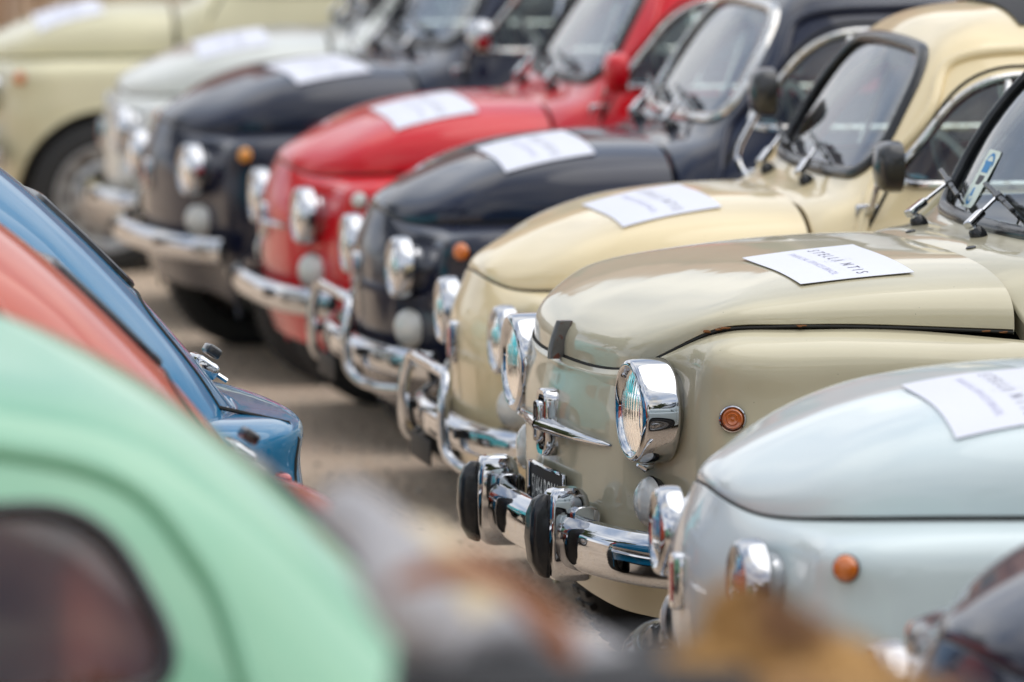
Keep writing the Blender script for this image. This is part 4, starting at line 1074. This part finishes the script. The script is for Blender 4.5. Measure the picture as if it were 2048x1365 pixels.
for k, (x, y, s, lb) in enumerate(((-15, 30, 1.35, 'leafy broad tree standing left of the reed fence'), (-31, 40, 1.3, 'taller leafy tree far beyond the left end of the reed fence'), (-21, 22, 1.35, 'broad green tree at the left edge of the square'),
        (-25, 12, 1.3, 'green tree across the square opposite the car noses'), (-27, 0, 1.2, 'leafy tree across the square beside the photographer'), (17, -20, 1.3, 'leafy tree added unseen behind the photographer to the right'), (8, -22, 1.4, 'large leafy tree added unseen straight behind the photographer'),
        (24, -12, 1.3, 'leafy tree added unseen at the right side of the square behind the parked white car'), (-4, -24, 1.3, 'leafy tree added unseen behind the photographer and to the left'), (28, -2, 1.2, 'tall tree added unseen on the right side of the square'))):  # those behind and right are added out of view to darken low sky reflections
    t_ = empty('tree', (x, y, 0), k * 1.3); t_.scale = (s, s, s); tag(t_, lb, 'tree', 'trees around the square'); tm = TM[k % 2]
    link('trunk', tm[0], t_); link('crown', tm[1], t_)

# ---------------------------------------------------------------- made-up shapes standing in for unidentified out-of-focus clutter near the camera
def cloth_roll(path, r, mat, seed, flat=.7):
    rg = random.Random(seed); ph = [rg.uniform(0, 6) for _ in range(6)]
    pts = smooth_path(path, 8); V, F = tube(pts, r, 20, flat=flat, rfun=lambda t: .55 + .45 * min(1, 6 * t, 6 * (1 - t)) + .06 * math.sin(t * 19 + ph[0]))
    V = [Vector(v) + Vector((.006 * math.sin(v[1] * 60 + ph[1]), .006 * math.sin(v[0] * 70 + ph[2]), .007 * math.sin(v[0] * 50 + ph[3]))) for v in V]
    mb = MB(); mb.add(V, F); return mb.mesh('cloth', mat)
cgrey, _ = principled('grey_cloth', (.36, .35, .36), .9); ccream, _ = principled('cream_cloth', (.58, .48, .33), .9); crust, _ = principled('rust_cloth', (.30, .12, .055), .9); cdark, _ = principled('dark_cloth', (.03, .03, .035), .8)
gold, b = principled('golden_brown_plush', (.46, .27, .10), .9); noise_mix(gold, b, (.15, .07, .03), 11, .44, .60)
def at(px, py, D):
    """point at ground distance D on the sight line of photograph pixel (px, py): used once, to place the blurred things"""
    a = math.atan((py - 682) / 13380) + R(5.753); z = 2.039 - D * math.tan(a)
    return Vector(((px - 1024) / 13380 * math.hypot(D, 2.039 - z), D, z))
BUN = 'cloth rolls standing in for unidentified blurred clutter'
def bundle(name, pts, D, r, mat, label, seed, flat=.7, cat='cloth bundle'):
    W = [at(x, y, D + dd) for x, y, dd in pts]; o = link(name, cloth_roll(W, r, mat, seed, flat)); tag(o, label, cat, BUN); return o
bundle('grey_roll', [(690, 1010, .1), (760, 1090, .05), (820, 1190, 0), (930, 1300, 0)], 5.45, .036, cgrey, 'pale grey cloth roll standing in for unidentified blur beside the mint car', 1)
bundle('cream_roll', [(800, 1080, .1), (900, 1120, .08), (960, 1230, .02), (900, 1300, 0)], 5.55, .034, ccream, 'cream cloth roll standing in for unidentified blur in the middle of the heap', 2)
bundle('rust_roll', [(800, 1150, 0), (900, 1150, -.02), (1000, 1175, -.03), (1090, 1230, -.02), (1150, 1310, 0)], 5.35, .016, crust, 'rust orange roll standing in for an unidentified streak across the blurred heap', 3)
bundle('lavender_grey_roll', [(940, 1280, .02), (1060, 1285, .04), (1160, 1310, .04), (1260, 1350, .02)], 5.5, .042, cgrey, 'lavender grey roll standing in for unidentified blur before the beige bumper', 4, .6)
def stand_box():  # made-up black box holding up the stand-in rolls
    root = empty('black_stand', (.05, 5.5, 0)); tag(root, 'black box added at the bottom edge to carry the blurred stand-in rolls', 'trunk')
    mb = MB(); mb.add(*rbox((0, 0, .61), (.30, .30, 1.22), .012)); link('case', mb.mesh('case', M['fabric_black']), root)
    mb = MB()
    for z in (.3, .7, 1.1): mb.add(*box((0, 0, z), (.306, .306, .02)))
    link('strap', mb.mesh('strap', M['rubber'], False), root)
    mb = MB(); mb.add(*tube([(-.155, -.05, .9), (-.18, -.05, .9), (-.18, .05, .9), (-.155, .05, .9)], .008, 6)); link('handle', mb.mesh('handle', M['old_chrome']), root)
stand_box()
def plush():  # furry lobes made up for an unidentified golden brown blur
    D = 5.5; mb = MB(); rg = random.Random(8); base = at(1560, 1400, D)
    lobes = [(1500, 1290, .042, .050, 0), (1475, 1235, .018, .026, -.01), (1590, 1330, .048, .042, .02), (1680, 1370, .045, .036, .0), (1420, 1370, .045, .034, -.02), (1560, 1440, .12, .05, 0), (1780, 1440, .06, .04, .01), (1520, 1245, .020, .022, .01)]
    for px, py, rx, rz, dd in lobes:
        c = at(px, py, D + dd); V = []; n1, n2 = 18, 24
        for i in range(n1 + 1):
            a = math.pi * i / n1
            for j in range(n2):
                q = 2 * math.pi * j / n2; w = 1 + .05 * math.sin(5 * q + i)
                V.append(c + Vector((rx * math.sin(a) * math.cos(q) * w, rx * .9 * math.sin(a) * math.sin(q) * w, rz * math.cos(a) * w)))
        mb.add(V, grid_faces(n1 + 1, n2, cv=True))
        for k in range(500):                            # tufts
            d = Vector((rg.gauss(0, 1), rg.gauss(0, 1), rg.gauss(0, 1))).normalized(); p = c + Vector((d.x * rx, d.y * rx * .9, d.z * rz)); s = d.orthogonal().normalized() * .0022
            e = p + d * .012 + Vector((rg.uniform(-.005, .005), 0, rg.uniform(-.008, .002))); mb.add([p - s, p + s, e], [(0, 1, 2)])
    o = link('furry_shape', mb.mesh('furry_shape', gold)); tag(o, 'golden brown furry shape standing in for unidentified blur before the pale blue-grey car', 'furry shape')
    st = empty('stool', (base.x + .03, 5.52, 0)); tag(st, 'dark stool below the frame carrying the furry bundle', 'stool')
    mb = MB(); mb.add(*rbox((0, 0, 1.165), (.30, .26, .03), .01)); link('seat', mb.mesh('seat_board', M['fabric_black']), st)
    for sx in (-1, 1):
        for sy in (-1, 1): mb = MB(); mb.add(*tube([(sx * .16, sy * .14, 0), (sx * .12, sy * .10, 1.16)], .012, 8)); link('leg', mb.mesh('leg', M['black_metal']), st)
plush()
print('objects', len(bpy.data.objects), 'tris', sum(len(m.polygons) for m in bpy.data.meshes) * 2)
